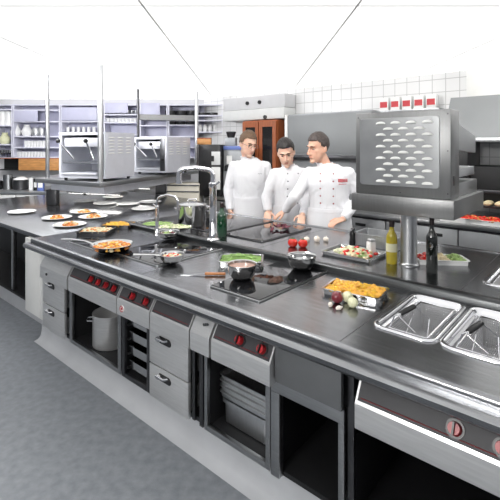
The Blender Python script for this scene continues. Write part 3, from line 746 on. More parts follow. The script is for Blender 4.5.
# ------------------------------------------------------------------ left grill station
ZS = 1.24
A, B_, Cc = D(35,4.95,0), D(99.5,4.32,0), D(203,6.75,0)
Dd = A + Vector((-.15,2.0,0))
t = thing('grill_station_stand', 'long steel shelf stand with posts carrying the two left grills', 'stand', (A.x,A.y,0), 0)
org = Vector((A.x,A.y,0))
poly = [(p-org)[:2] for p in (A,B_,Cc,D(150,7.0,0),Dd)]
MB().prism([tuple(p) for p in poly], ZS-.05, ZS, .004).build('shelf', M['steel'], t)
cen = sum((Vector((p[0],p[1],0)) for p in poly), Vector())/5
p2 = [((Vector((p[0],p[1],0))-cen)*.84+cen) for p in poly]
MB().prism([(p.x,p.y) for p in p2], ZS-.15, ZS-.05).build('under_box', M['palealu'], t)
def post(px, d, z0, z1, r, m='steel_lt', nm='post'):
    p = D(px,d,0)-org; MB().cyl((p.x,p.y,z0),(p.x,p.y,z1), r, n=18).build(nm, M[m], t)
post(47.5,4.98,ZS,ZC,.022,'steel'); post(100.3,4.40,ZS,ZC,.028); post(138,6.3,ZS,ZC,.018,'steel_dk'); post(196.5,6.55,ZS,ZC,.03)
p = D(53,5.15,0)-org; MB().box(p.x-.06,p.x+.06,p.y-.05,p.y+.05,.9,ZS-.15,.003).build('column', M['steel_dk'], t)
p = D(161,6.3,0)-org; MB().box(p.x-.07,p.x+.07,p.y-.06,p.y+.06,.9,ZS-.15,.003).build('column', M['steel_dk'], t)
p = D(85,5.0,0)-org; MB().cyl((p.x,p.y,ZS-.15),(p.x,p.y,ZS-.205),.016).build('lamp_socket', M['black'], t)
for px, d in ((96,5.0),(128,5.7)):
    p = D(px,d,0)-org
    hl = MB().box(-.38,.38,-.06,.06,ZS-.185,ZS-.151,.004,m=Matrix.Translation((p.x,p.y,0)) @ Matrix.Rotation(R(-18),4,'Z')).build('heat_lamp', M['steel'], t)
    MB().box(-.36,.36,-.045,.045,ZS-.188,ZS-.1855,m=Matrix.Translation((p.x,p.y,0)) @ Matrix.Rotation(R(-18),4,'Z')).build('lamp_tube', M['tube'], hl, smooth=False)
p, q = D(139,6.35,0)-org, D(196,6.6,0)-org
MB().loft([[(p.x,p.y,2.02),(p.x,p.y+.25,2.02),(p.x,p.y+.25,2.10),(p.x,p.y,2.10)],[(q.x,q.y,2.02),(q.x,q.y+.25,2.02),(q.x,q.y+.25,2.10),(q.x,q.y,2.10)]]).build('overshelf', M['steel_md'], t)
def small_grill(lab, corner, rot, w_, d_, h_):
    g = thing('salamander_grill', lab, 'grill', corner, rot)     # origin at front right bottom corner, front faces -y
    z0 = .03
    MB().box(-w_,0,0,d_,z0,z0+.03).box(-w_,-w_+.03,0,d_,z0+.03,h_-.03).box(-w_,0,d_-.03,d_,z0+.03,h_-.03).box(-w_,0,0,d_,h_-.03,h_).build('housing', M['palealu'], g)
    s = MB().box(-.025,-.002,.0,d_-.03,z0+.03,h_-.03)
    s.build('side_wall', M['palealu'], g)
    MB().box(-.10,-.026,-.004,.03,z0+.02,h_-.02,.003).build('front_pillar', M['steel_dk'], g)
    lv2 = MB(); v = MB(); v.rr([(0,0),(0,.003),(.002,.005)], .02,d_-.02, z0+.02, h_-.01,.01,cap0=True,cap1=True)
    for r_ in range(6):
        for c_ in range(3):
            b = bmesh.new(); bmesh.ops.create_uvsphere(b, u_segments=12, v_segments=8, radius=1)
            bmesh.ops.bisect_plane(b, geom=b.verts[:]+b.edges[:]+b.faces[:], plane_co=(0,-.35,0), plane_no=(0,-1,0), clear_outer=True)
            lv2._merge(b, Matrix.Translation((.10+c_*d_*.29, h_-.06-r_*.034,.003)) @ Matrix.Diagonal((.058,.009,.014,1)))
    o = v.build('vent_panel', M['palealu'], g, ang=35)
    lv2.build('louvres', M['white'], o, ang=35)  # bright glints of these slots are put into their white colour
    o.matrix_basis = Matrix(((0,0,1,-.001),(1,0,0,0),(0,1,0,0),(0,0,0,1)))
    MB().box(-w_+.04,-.11,.03,d_-.05,h_-.16,h_-.06,.01).build('heating_hood', M['palealu'], g)
    rk = MB()
    for k_ in range(14): x = -w_+.05+k_*(w_-.17)/13; rk.cyl((x,.02,.20),(x,d_-.05,.20),.004,n=6)
    rk.box(-w_+.04,-.11,.012,.026,.19,.21); rk.build('grill_rack', M['chrome'], g)
    MB().box(-w_+.04,-.11,-.01,d_-.05,z0+.035,z0+.055,.004).build('drip_tray', M['palealu'], g)
    for s_ in (0,1):
        x = -w_+.06 if s_ == 0 else -.19
        a = MB(); a.tube([(x+.16*(1-s_)+.05*s_,-.02,.24-.0*s_),(x,-.07,h_-.10)], .010, 8)
        ar = a.build('lift_arm', M['chrome'], g)
        MB().ball((x,-.08,h_-.095),.024,u=16,v=10).build('knob', M['black'], ar)
    for x in (-w_+.05,-.05):
        for y in (.05,d_-.05): MB().cyl((x,y,0),(x,y,z0),.018).build('foot', M['black'], g)
    MB().lathe([(0,0),(.02,0),(.022,.006),(.017,.02),(0,.022)], n=16, m=Matrix.Translation((-.055,-.004,.20)) @ Matrix.Rotation(R(90),4,'X')).build('dial', M['black'], g)
    return g
small_grill('steel salamander grill nearest the front corner of the left shelf stand', D(105.5,4.47,ZS), R(-18), .61, .54, .53)
small_grill('steel salamander grill farther back on the left shelf stand', D(166.5,5.48,ZS), R(-25), .53, .56, .50)

# ------------------------------------------------------------------ back left: shelving, counter
YS = 7.25
def crock(name, prof, m='porcelain', n=20): return MB().lathe(prof, n=n).build(name, M[m])
def bay(px0, px1, ys, doors, lab, ztop=2.34, zbot=1.42, back='lav'):
    x0, x1 = D(px0,YS).x, D(px1,YS).x
    t = thing('wall_shelf_unit', lab, 'shelf unit', (x0,YS,zbot), 0)
    w_ = x1-x0; h = ztop-zbot
    MB().box(.02,w_-.02,.30,.32,0,h).build('back_panel', M[back], t)
    MB().box(0,.02,0,.32,0,h).build('side_panel', M['lav_lt'], t); MB().box(w_-.02,w_,0,.32,0,h).build('side_panel', M['lav_lt'], t)
    for y in ys:
        z = z_of(y,YS)-zbot; MB().box(.021,w_-.021,0,.299,z-.022,z,.002).build('shelf', M['lav_lt'], t)
    MB().box(.021,w_-.021,0,.299,h-.02,h).build('top_panel', M['lav_lt'], t)
    for (a,b_,z0,z1) in doors:
        MB().box(D(a,YS).x-x0, D(b_,YS).x-x0, -.012, -.001, z_of(z0,YS)-zbot, z_of(z1,YS)-zbot, .002).build('sliding_door', M['lav'], t)
    return t
bay(-6,12.4,(109,125,144,157.5),[],'lavender wall shelf unit at the far left edge')
bay(12.9,60,(109.5,121,136,147,157),[(14.5,38,135.5-14,110.8)],'wide lavender wall shelf unit behind the left posts')
bay(60.5,103,(121,133,147,157),[(62,97,120.5,107.5)],'lavender wall shelf unit above the first grill')
bay(103.6,139,(114,122,134,147,157),[(105,128,113,103)],'lavender wall shelf unit holding cups beyond the first grill')
bay(139.6,167.5,(118,125,136,147,157),[(141,160,116.5,103)],'lavender wall shelf unit behind the second grill')
bay(168,196,(115.5,124.5,136,147,157),[],'lavender wall shelf unit with dark pans behind the second grill')
bay(196.8,223,(115,120,131.5),[],'short lavender wall shelf unit with white jars near the coffee machine', zbot=1.83)
def row(name, px0, px1, n, py, prof, m, lab, cat, grp, dy=.12, jitter=0):
    z = z_of(py,YS); base = None
    for i in range(n):
        px = px0 + (px1-px0)*i/max(1,n-1)
        if base is None: base = crock(name, prof, m); o = base
        else: o = base.copy(); C.objects.link(o)
        o.location = D(px, YS+dy, z); tag(o, lab, cat, grp)
cup = [(0,0),(.025,0),(.032,.01),(.038,.07),(.036,.071),(.03,.012),(0,.006)]
glassp = [(0,0),(.026,0),(.032,.11),(.030,.11),(.024,.006),(0,.005)]
jug = [(0,0),(.06,0),(.085,.04),(.088,.09),(.065,.14),(.045,.17),(.05,.20),(.046,.20),(.04,.17),(.06,.135),(.08,.09),(0,.01)]
row('water_jug', 16, 27, 2, 136, jug, 'porcelain', 'round white jug on the wide shelf behind the left post', 'jug', 'white jugs on the wide shelf')
row('glass_jar', 36, 42, 2, 136, [(0,0),(.06,0),(.07,.05),(.06,.13),(.05,.15),(0,.15)], 'steel_lt', 'grey jar on the wide shelf beside the white jugs', 'jar', 'grey jars on the wide shelf')
row('drinking_glass', 26, 44, 7, 147, glassp, 'porcelain', 'small white glass in the row under the jugs', 'glass', 'glasses under the jugs')
row('drinking_glass', 17, 44, 10, 157, [(0,0),(.022,0),(.027,.09),(.025,.09),(.02,.006),(0,.005)], 'porcelain', 'small white glass on the lowest wide shelf', 'glass', 'glasses on the lowest wide shelf')
row('coffee_cup', 108, 135, 8, 122, cup, 'porcelain', 'white cup in the row on the shelf above the first grill panel', 'cup', 'cups on the middle shelf')
row('coffee_cup', 107, 136, 8, 114, cup, 'steel_lt', 'grey cup in the upper row above the first grill panel', 'cup', 'cups on the upper shelf')
row('glass_jar', 63, 94, 7, 133, glassp, 'porcelain', 'white tumbler on the shelf just above the first grill', 'glass', 'tumblers above the first grill')
row('storage_jar', 200, 215, 4, 131.5, [(0,0),(.03,0),(.04,.03),(.04,.08),(.028,.105),(.028,.125),(0,.128)], 'porcelain', 'white jar in the row on the short shelf unit', 'jar', 'white jars on the short shelf')
row('dark_pot', 171, 192, 3, 115.5, [(0,0),(.09,0),(.10,.02),(.10,.09),(.095,.09),(.09,.02),(0,.01)], 'black', 'dark pan on the upper shelf behind the second grill', 'pan', 'dark pans on the upper shelf')
row('dark_pot', 172, 190, 3, 124.5, [(0,0),(.07,0),(.08,.02),(.08,.06),(.075,.06),(.07,.02),(0,.01)], 'black', 'low dark pan on the lower shelf behind the second grill', 'pan', 'dark pans on the lower shelf')
row('dark_pot', 203, 213, 2, 115, [(0,0),(.08,0),(.10,.02),(.10,.045),(.095,.045),(.09,.02),(0,.01)], 'black', 'flat dark pan on top of the short shelf unit', 'pan', 'flat dark pans')
row('small_pot', 5, 5, 1, 144, jug, 'onionw', 'yellowish jug on the far left shelf', 'jug', None)
row('stacked_tin', 3, 9, 2, 125, [(0,0),(.07,0),(.07,.24),(0,.24)], 'porcelain', 'tall pale tin on the far left upper shelf', 'tin', 'pale tins on the far left shelf')
row('wine_glass', 2, 10, 4, 157.5, [(0,0),(.03,0),(.006,.008),(.006,.05),(.035,.08),(.033,.13),(0,.06)], 'steel_dk', 'dark glass on the lowest far left shelf', 'glass', 'dark glasses on the far left shelf')
# wood backsplash cabinet
t = thing('wooden_wall_cabinet', 'orange wooden cabinet with dark opening under the left shelves', 'cabinet', D(-6,YS,1.20), 0)
xw = D(60,YS).x - D(-6,YS).x
MB().box(0,xw,.02,.32,0,.012).box(0,xw,.30,.32,.012,.20).build('carcass', M['void'], t)
xm = D(18.5,YS).x - D(-6,YS).x
MB().box(xm,xw,.0,.019,0,.20,.002).build('door', M['wood'], t)
MB().box(0,xw,-.01,.30,.201,.214).build('top_board', M['redwood'], t)
# back left counter
YF = 6.62
t = thing('back_counter', 'pale back counter with drawers under the left shelves', 'counter', D(-10,YF,0), 0)
xe = D(118,YF).x - D(-10,YF).x
MB().box(0,xe,.02,.9,.12,.858).build('carcass', M['white_dull'], t); MB().box(.02,xe-.02,.08,.85,0,.119).build('plinth', M['steel_dk'], t)
MB().box(0,xe,-.02,.95,.86,.9,.004).build('countertop', M['steel_lt'], t)
for px in ((-10,15.5),(16,60),(60.5,118)):
    a, b_ = D(px[0],YF).x-D(-10,YF).x, D(px[1],YF).x-D(-10,YF).x
    d = MB().box(a+.004,b_-.004,.0,.019,.62,.85,.003).build('drawer', M['white'], t)
    if px[0] == 16:
        MB().box(a+.03,b_-.03,-.006,-.001,.72,.80,.002).build('appliance_face', M['greyp'], d)
        kb = MB()
        for i in range(4): kb.cyl((a+.12+i*.07,-.006,.76),(a+.12+i*.07,-.02,.76),.016,n=12)
        kb.build('dials', M['black'], d)
    else: MB().tube([((a+b_)/2-.1,0,.78),((a+b_)/2-.1,-.03,.78),((a+b_)/2+.1,-.03,.78),((a+b_)/2+.1,0,.78)],.006,8).build('handle', M['black'], d)
    MB().box(a+.004,b_-.004,.0,.019,.14,.61,.003).build('door', M['white'], t)
t = thing('serving_trolley', 'cream trolley with dark rails behind the stock pot', 'trolley', D(183,6.0,0), R(-4))
tw = .23
MB().box(-tw,tw,0,.35,.12,1.08,.006).build('body', M['cream'], t)
for z in (.96,1.05): MB().box(-tw-.005,tw+.005,-.02,.0,z,z+.018,.003).build('rail', M['steel_dk'], t)
for x in (-.2,.2):
    for y in (.04,.31): MB().cyl((x,y,0),(x,y,.12),.025).build('caster', M['black'], t)
# items on the back counter
def potx(px, py, r, h, m, lab, nm='stock_pot', cat='pot', lid=None):
    d = 7.0; t = thing(nm, lab, cat, D(px,d,.9), .3)
    MB().lathe([(0,0),(r*.95,0),(r,.006),(r,h-.003),(r*1.03,h),(r*.97,h),(r*.95,.01),(0,.006)], n=30).build('body', M[m], t)
    MB().tube([(r*.98,-.03,h*.8),(r+.04,0,h*.82),(r*.98,.03,h*.8)],.007,8).build('handle', M['black'], t)
    if lid: MB().lathe([(r*1.02,h+.001),(r*.9,h+.02),(r*.4,h+.045),(0,h+.05)], n=30).build('lid', M[lid], t)
potx(-3.5,0,.10,.14,'steel_dk','dark low pot at the far left of the back counter')
potx(8,0,.075,.24,'steel','tall grey pot on the back counter at left')
potx(21,0,.115,.16,'steel_dk','dark pot with white domed lid on the back counter','lidded_pot','pot','porcelain')
def carton(px, d, w_, dp, h, m, lab, nm, cat):
    t = thing(nm, lab, cat, D(px,d,.9), .15)
    MB().box(-w_/2,w_/2,-dp/2,dp/2,0,h,.003).build('body', M[m], t)
    MB().box(-w_/2+.01,w_/2-.01,-dp/2-.002,-dp/2-.0005,h*.25,h*.7).build('label', M['white'], t)
carton(31.5,6.85,.06,.06,.20,'porcelain','white carton beside the blue carton on the back counter','carton','carton')
carton(36,6.85,.06,.06,.19,'black','dark carton between the white and blue cartons','carton','carton')
carton(41,6.80,.09,.07,.20,'blue','blue carton on the back counter beside the grill column','carton','carton')

# ------------------------------------------------------------------ back wall behind the chefs
def wl(px, t=TW): return s_of(px, t)
# shutter cabinet
s0, s1 = wl(285, TW-.35), wl(372, TW-.35)
t = thing('shutter_cabinet', 'grey steel wall cabinet with smooth shutter behind the chefs', 'cabinet', W(s0,TW-.35,1.50), RZ)
L_ = s1-s0
MB().box(0,L_,.02,.345,0,.56).build('carcass', M['greyp'], t)
MB().box(.05,L_,.0,.019,.02,.54,.003).build('shutter', M['shutter'], t)
MB().box(0,.045,-.01,.019,-.3,.56,.003).build('white_upright', M['white'], t)
MB().box(0,L_,-.05,.3,-.05,-.005,.003).build('ledge', M['steel_dk'], t)
MB().box(.05,L_,.10,.345,-.60,-.055,.003).build('splash_panel', M['shutter'], t)
# white extractor box with knobs
s0, s1 = wl(223, TW-.3), wl(284, TW-.3)
t = thing('extractor_box', 'white wall extractor box with black knobs above the wooden cabinet', 'extractor', W(s0,TW-.3,2.02), RZ)
MB().box(0,s1-s0,0,.29,0,.16,.006).build('body', M['white_dull'], t)
MB().box(-.0,s1-s0,.02,.29,.165,.36,.004).build('upper_housing', M['wallp'], t)
for f_, z in ((.42,.26),(.62,.26),(.72,.03)): MB().lathe([(0,0),(.03,0),(.028,.02),(0,.024)],n=16,m=Matrix.Translation(((s1-s0)*f_,.018 if z>.1 else -.001,z)) @ Matrix.Rotation(R(90),4,'X')).build('knob', M['black'], t)
# wooden glazed cabinet
s0, s1 = wl(242, TW-.4), wl(276, TW-.4)
t = thing('glazed_wood_cabinet', 'red-brown wooden cabinet with two dark glazed doors behind the left chef', 'cabinet', W(s0,TW-.4,0), RZ)
L_ = s1-s0
MB().box(0,L_,.03,.39,.902,2.0).build('carcass', M['redwood'], t)
for i in range(2):
    a = .01+i*L_/2; b_ = a+L_/2-.015
    d = MB().box(a,a+.06,0,.028,.91,1.98).box(b_-.06,b_,0,.028,.91,1.98).box(a+.06,b_-.06,0,.028,1.90,1.98).box(a+.06,b_-.06,0,.028,.91,1.05).build('door', M['redwood'], t)
    MB().box(a+.06,b_-.06,.008,.016,1.05,1.90).build('glass_pane', M['smoke'], d)
    MB().ball((b_-.03 if i == 0 else a+.03,-.012,1.2),.012,u=12,v=8).build('knob', M['chrome'], d)
# back counter behind chefs (t 2.85)
TB = 2.86
bounds = [205, 262, 300, 345, 385.5, 458, 560]
labs = ['grey steel back cabinet behind the left chef','grey steel back cabinet behind the middle chef','grey steel back cabinet behind the right chef','grey drawer cabinet just left of the steel column','grey drawer cabinet just right of the wine bottle','plain grey drawer cabinet at the right edge']
for i, l in enumerate(labs):
    s0, s1 = s_of(bounds[i],TB), s_of(bounds[i+1],TB)
    t = thing('back_base_cabinet', l, 'cabinet', W(s0,TB), RZ); L_ = s1-s0
    MB().box(0,L_,.022,.60,.12,.845).build('carcass', M['steel_dk'], t)
    d = MB().box(.006,L_-.006,0,.021,.56,.835,.003).build('drawer', M['drawer'], t)
    hx_ = L_*.72 if i in (4,) else L_*.4
    if i < 5: MB().box(hx_-.06,hx_+.06,-.006,-.0005,.755,.785,.003).build('handle', M['black'], d)
    MB().box(.006,L_-.006,0,.021,.14,.55,.003).build('door', M['drawer'], t)
sa, sb = s_of(205,TB), s_of(560,TB)
o = MB().box(sa,sb,-.02,TW-TB-.02,.86,.9,.004).build('back_worktop', M['steel'], loc=W(0,TB), rz=RZ); tag(o,'steel worktop of the back counter behind the chefs','worktop')
# coffee machines
def dd(px, tt, z): return W(s_of(px,tt), tt, z)
t = thing('coffee_machine', 'black coffee machine with white front left of the chefs', 'coffee machine', D(213,6.0,.9), R(-12))
MB().box(-.22,.11,0,.35,0,.74,.008).build('body', M['black'], t)
MB().box(-.02,.11,-.012,-.001,.10,.42,.004).build('front_panel', M['white'], t)
MB().box(-.02,.11,-.012,-.001,.45,.64,.004).build('upper_panel', M['white_dull'], t)
MB().box(-.02,.02,-.02,-.013,.5,.58).build('display', M['black'], t)
t = thing('espresso_machine', 'low dark espresso machine with blue top beside the left chef', 'coffee machine', D(229,6.05,.9), R(-12))
MB().box(-.085,.28,0,.35,.0,.36,.006).build('base', M['greyp'], t)
MB().box(-.085,.28,.02,.35,.36,.66,.006).build('body', M['greyp'], t)
MB().box(-.085,.30,.0,.35,.665,.72,.004).build('lid', M['blue'], t)
MB().rr([(0,0),(.002,.004)],-.04,.04,-.06,.06,.01,cap0=True,cap1=True,).build('panel', M['white'], t).matrix_basis = Matrix.Translation((.0,.016,.52)) @ Matrix.Rotation(R(90),4,'X')
for x in (-.03,.06,.15,.24):
    MB().lathe([(0,.36),(.032,.36),(.036,.43),(.02,.445),(0,.445)],c=(x,-.0,0),n=14).build('group_head', M['black'], t)
t = thing('coffee_grinder', 'glass topped coffee grinder on the espresso machine', 'grinder', D(231,6.2,1.622), R(-12))
MB().box(-.08,.08,-.06,.06,0,.12,.006).build('body', M['greyp'], t); MB().lathe([(.05,.12),(.075,.2),(.07,.21),(0,.21)],n=16).build('hopper', M['steel_dk'], t)
t = thing('wood_box', 'small orange wooden box on the black coffee machine', 'box', D(204.5,6.1,1.642), 0)
MB().box(-.10,.10,-.06,.06,0,.08,.004).build('body', M['wood'], t); MB().box(-.102,.102,-.062,.062,.081,.095,.003).build('lid', M['redwood'], t)
# right-hand background
t = thing('wall_hood', 'grey steel extraction hood on the back wall at far right', 'hood', W(s_of(445,TW-.6),TW-.6,1.80), RZ)
MB().loft([[(0,0,-.12),(0,.58,-.12),(0,.58,.33),(0,.2,.33),(0,0,.02)],[(1.5,0,-.12),(1.5,.58,-.12),(1.5,.58,.33),(1.5,.2,.33),(1.5,0,.02)]]).build('canopy', M['shutter'], t)
MB().box(-.005,1.5,-.012,-.001,-.14,-.10,.003).build('front_lip', M['steel_lt'], t)
t = thing('upper_cabinet', 'white upper wall cabinet above the hood at far right', 'cabinet', W(s_of(466,TW-.3),TW-.3,2.135), RZ)
MB().box(0,1.2,.02,.29,0,.30).build('carcass', M['white'], t)
for i in range(2): MB().box(.004+i*.6,.596+i*.6,0,.019,.004,.296,.003).build('door', M['white'], t)
t = thing('convection_oven', 'black oven with tray of pale rolls on the back counter at far right', 'oven', W(s_of(441,TB+.3),TB+.3,.9), RZ)
MB().box(0,.25,.0,.5,.18,.80,.006).build('body', M['black'], t)
MB().box(.25,1.3,.06,.5,.16,.52,.006).build('chamber', M['void'], t)
MB().box(.24,1.3,-.02,.05,.13,.155,.003).box(.24,1.3,-.02,.0,.27,.30,.003).build('front_rail', M['steel_dk'], t)
for x in (.03,.6,1.2): MB().box(x,x+.05,.05,.4,0,.16).build('foot', M['steel_dk'], t)
rl = None
for i in range(9):
    for j in range(2):
        if rl is None: rl = MB().ball((0,0,.022),(.045,.03,.024),u=14,v=8).build('bread_roll', M['pale']); o = rl
        else: o = rl.copy(); C.objects.link(o)
        o.location = W(s_of(441,TB+.3)+.33+i*.1, TB+.32-.025+j*.07-.04, 1.055); tag(o,'pale bread roll in the black oven at far right','bread roll','bread rolls in the oven')
for i, (px,lab_) in enumerate(((464,'white tray of tomato pieces at left on the back counter'),(490,'white tray of tomato pieces at the right photo edge on the back counter'))):
    l = W(s_of(px,TB+.12),TB+.12,.9)
    gn_tray('white_tray', lab_, 'tray', l, RZ, .42,.19,.045,'porcelain')
    pile('tomato_pieces', lab_.replace('white tray of tomato pieces','red tomato pieces heaped in the tray'), 'food', l, RZ, .38,.15,.04,90,['tomato','tomato','orange'],.016,.028,seed=90+i)
# wall shelf with packages
t = thing('wall_shelf', 'steel wall shelf with red and white packets above the large grill', 'shelf', W(s_of(375,TW-.25),TW-.25,2.03), RZ)
MB().box(0,.75,0,.24,0,.02,.003).build('board', M['steel_lt'], t)
for x in (.1,.62): MB().loft([[(x,.24,-.12),(x,.24,0),(x,.05,0)],[(x+.02,.24,-.12),(x+.02,.24,0),(x+.02,.05,0)]]).build('bracket', M['steel_dk'], t)
for i in range(5):
    b = thing('food_packet', 'red and white packet on the wall shelf above the large grill', 'packet', W(s_of(375,TW-.25)+.08+i*.14, TW-.13, 2.051), RZ, 'packets on the wall shelf')
    MB().box(-.055,.055,-.05,.05,0,.16,.003).build('body', M['porcelain'], b)
    MB().box(-.045,.045,-.053,-.0505,.04,.11).build('red_print', M['redtext'], b)

# ------------------------------------------------------------------ people
def person(name_lab, base, rz, k, head_yaw, head_pitch, head_roll, armR, armL, mats, extra=None, lean=0.0, hair_style='short', girth=1.0, hx=0.0):
    """local frame: faces -y, x to the viewer's right; k scales stature (1 = 1.75 m)"""
    V = Vector
    root = thing('person', name_lab, 'person', base, rz)
    zs = lambda z: z*k
    skin, hairm = mats
    b = MB()
    # torso core
    def rings(mb, spec, n=28):
        loops = []
        for z, rx, ry, cy in spec:
            loops.append([(rx*cos(2*pi*i/n), cy+ry*sin(2*pi*i/n), zs(z)) for i in range(n)])
        mb.loft(loops)
    ln = lambda z: -lean*max(0,(z-.95))/.5
    core = [(.86,.13,.095),(.95,.155,.105),(1.05,.14,.098),(1.15,.145,.10),(1.28,.165,.108),(1.36,.150,.095),(1.43,.090,.065),(1.475,.06,.055)]
    rings(b, [(z,rx*girth,ry*girth,ln(z)) for z,rx,ry in core])
    nb = V((hx*.35, ln(1.46)+.012, zs(1.435))); 
    hc = V((hx, ln(1.6)-.028, zs(1.632)))         # head centre (eye level)
    hm = Matrix.Translation(hc) @ Matrix.Translation((0,.03,-.10)) @ Euler((head_pitch,head_roll,head_yaw),'XYZ').to_matrix().to_4x4() @ Matrix.Translation((0,-.03,.10))
    hs = 1.09
    HM = hm @ Matrix.Scale(hs,4)
    H = lambda x,y,z: HM @ V((x,y,z))
    hr = HM.to_3x3().normalized()
    hb = lambda c,r: b.ball(H(*c), tuple(q*hs for q in r), hr, u=28, v=18)
    b.cap(nb, .054*girth, H(0,.022,-.075), .053*girth, 20)
    hb((0,.014,.034),(.076,.096,.090)); hb((0,-.030,-.045),(.062,.066,.078)); hb((0,-.078,-.102),(.024,.022,.020)); hb((0,-.02,-.07),(.052,.06,.042))
    hb((0,-.084,.030),(.050,.016,.011)); hb((.033,-.056,-.018),(.024,.026,.024)); hb((-.033,-.056,-.018),(.024,.026,.024)); hb((0,-.01,-.02),(.071,.07,.07))
    b.cap(H(0,-.098,.012),.008,H(0,-.118,-.030),.0135,12); hb((.012,-.106,-.034),(.009,.010,.008)); hb((-.012,-.106,-.034),(.009,.010,.008))
    hb((0,-.088,-.066),(.026,.010,.016))
    for s in (-1,1): hb((s*.077,.014,-.008),(.009,.018,.029)); hb((s*.073,.006,-.028),(.007,.010,.012))
    # arms + hands
    sh = {-1: V((-.178*girth, ln(1.42)+.005, zs(1.388))), 1: V((.178*girth, ln(1.42)+.005, zs(1.388)))}
    arms = {-1: armR, 1: armL}
    for s in (-1,1):
        el, wr, hd, nrm, curl = arms[s]; el, wr = V(el), V(wr)
        b.cap(sh[s]+V((-s*.012,0,-.012)), .038, el, .037, 16); b.cap(el, .040, wr, .027, 16)
        d = V(hd).normalized(); n = V(nrm); n = (n - d*n.dot(d)).normalized(); sd = d.cross(n)*(s)   # towards the thumb
        rot = Matrix((sd, d, n)).transposed()
        b.ball(wr + d*.045, (.040,.050,.016), rot, u=16, v=10); b.ball(wr+d*.07, (.039,.026,.0135), rot, u=16, v=10)
        for i, (off, L_) in enumerate(((.028,.068),(.0095,.078),(-.0095,.072),(-.028,.056))):
            p0 = wr + d*.085 + sd*off; a1 = curl*.55; p1 = p0 + (d*cos(a1) - n*sin(a1))*L_*.5 + sd*off*.08
            a2 = curl*1.25; p2 = p1 + (d*cos(a2) - n*sin(a2))*L_*.30; a3 = curl*1.7; p3 = p2 + (d*cos(a3)-n*sin(a3))*L_*.24
            b.cap(wr+d*.06+sd*off*.8, .0095, p0, .0092, 10); b.cap(p0,.0092,p1,.0085,10); b.cap(p1,.0085,p2,.0078,10); b.cap(p2,.0078,p3,.0068,10)
        q0 = wr + d*.022 + sd*.026; q1 = q0 + (d*.6+sd*.75-n*.15).normalized()*.042; q2 = q1 + (d*.93+sd*.3-n*.25).normalized()*.03; q3 = q2 + (d*.98-n*.2).normalized()*.02
        b.cap(q0,.014,q1,.0115,10); b.cap(q1,.0115,q2,.0098,10); b.cap(q2,.0098,q3,.008,10)
    # legs
    for s in (-1,1):
        hp, kn, an = V((s*.085,.0,zs(.90))), V((s*.095,-.01,zs(.48))), V((s*.10,.02,zs(.085)))
        b.cap(hp,.083,kn,.055,16); b.cap(kn,.055,an,.036,16); b.cap(an,.036,an+V((s*.015,-.13,-.045*k)),.03,12)
    body = b.build('body', M[skin], root); skinify(body, .0052, 7, .5)
    # face parts
    for s in (-1,1):
        e = MB(); e.ball(H(s*.031,-.0795,.006), tuple(q*hs for q in (.0115,.0085,.0050)), hr, u=16, v=10); eo = e.build('eye', M['eyew'], root)
        e = MB(); e.ball(H(s*.031,-.0865,.005), tuple(q*hs for q in (.0055,.0035,.0046)), hr, u=12, v=8); e.build('iris', M['iris'], eo)
        e = MB(); e.tube([H(s*.012,-.0995,.026),H(s*.03,-.0985,.033),H(s*.05,-.083,.026)], .004, 8, [.004,.0045,.0025]); e.build('eyebrow', M[hairm], root)
    l = MB(); l.ball(H(0,-.0955,-.061), tuple(q*hs for q in (.021,.005,.0035)), hr, u=14, v=8); l.ball(H(0,-.0950,-.069), tuple(q*hs for q in (.018,.005,.0045)), hr, u=14, v=8); l.build('mouth', M['lip'], root)
    # hair
    h = bmesh.new(); bmesh.ops.create_uvsphere(h, u_segments=48, v_segments=32, radius=1)
    for v in h.verts:
        d = v.co.copy(); nz = noise.noise(d*5)*.03 + noise.noise(d*14)*.025
        v.co = Vector((.0835*d.x, .014+.1035*d.y, .036+.100*d.z))*(1)
        v.co += d*(.012*nz/.03*.35) + (Vector((0,-.004,.008))*max(0,d.z) if hair_style != 'flat' else Vector())
    def keep(c):
        y, z = c.y, c.z
        if y < -.055: return z > .078
        if y < -.02: return z > .052 + (-y-.02)*.75
        if y < .03: return z > -.012 + (.03-y)*.9 - (.0 if abs(c.x) < .05 else .006)
        return z > -.012 - (y-.03)*1.0
    dl = [f for f in h.faces if not keep(f.calc_center_median())]
    bmesh.ops.delete(h, geom=dl, context='FACES')
    for v in h.verts: v.co = HM @ v.co
    mb = MB(); mb.bm.free(); mb.bm = h
    ho = mb.build('hair', M[hairm], root)
    so = ho.modifiers.new('s','SOLIDIFY'); so.thickness = .012; so.offset = -1
    apply_mods(ho)
    # jacket
    j = MB()
    jk = [(.93,.185,.135),(1.0,.178,.130),(1.08,.168,.125),(1.18,.175,.130),(1.28,.192,.138),(1.36,.190,.128),(1.42,.150,.100),(1.45,.105,.080),(1.475,.075,.068)]
    rings(j, [(z,rx*girth,ry*girth,ln(z)) for z,rx,ry in jk])
    for s in (-1,1):
        el, wr = V(arms[s][0]), V(arms[s][1]); fw = (wr-el).normalized()
        j.ball(sh[s]+V((-s*.006,0,-.004)), (.062,.068,.057), u=18, v=12); j.cap(nb+V((s*.045,0,-.03)), .050, sh[s]+V((-s*.012,0,0)), .054, 16)
        j.cap(sh[s]+V((-s*.004,0,-.006)), .060, el, .055, 18); j.cyl(el, wr-fw*.005, .056, .043, 18); j.ball(el,.056,u=16,v=12)
    jo = j.build('jacket', M['jacket'], root); skinify(jo, .010, 10, .5)
    me = jo.data; off = len(bpy.data.objects)
    for v in me.vertices:                      # cloth folds
        c = v.co; a = noise.noise(Vector((c.x*9+off, c.y*9, c.z*6))); f2 = noise.noise(Vector((c.x*22, c.y*22+off, c.z*12+3*a)))
        v.co = c + v.normal*(.008*a + .007*f2)
    me.update()
    # collar
    cc = nb + V((0,0,.012)); c = MB(); loops = []
    nseg = 40; dirn = (H(0,.022,-.075)-nb).normalized()
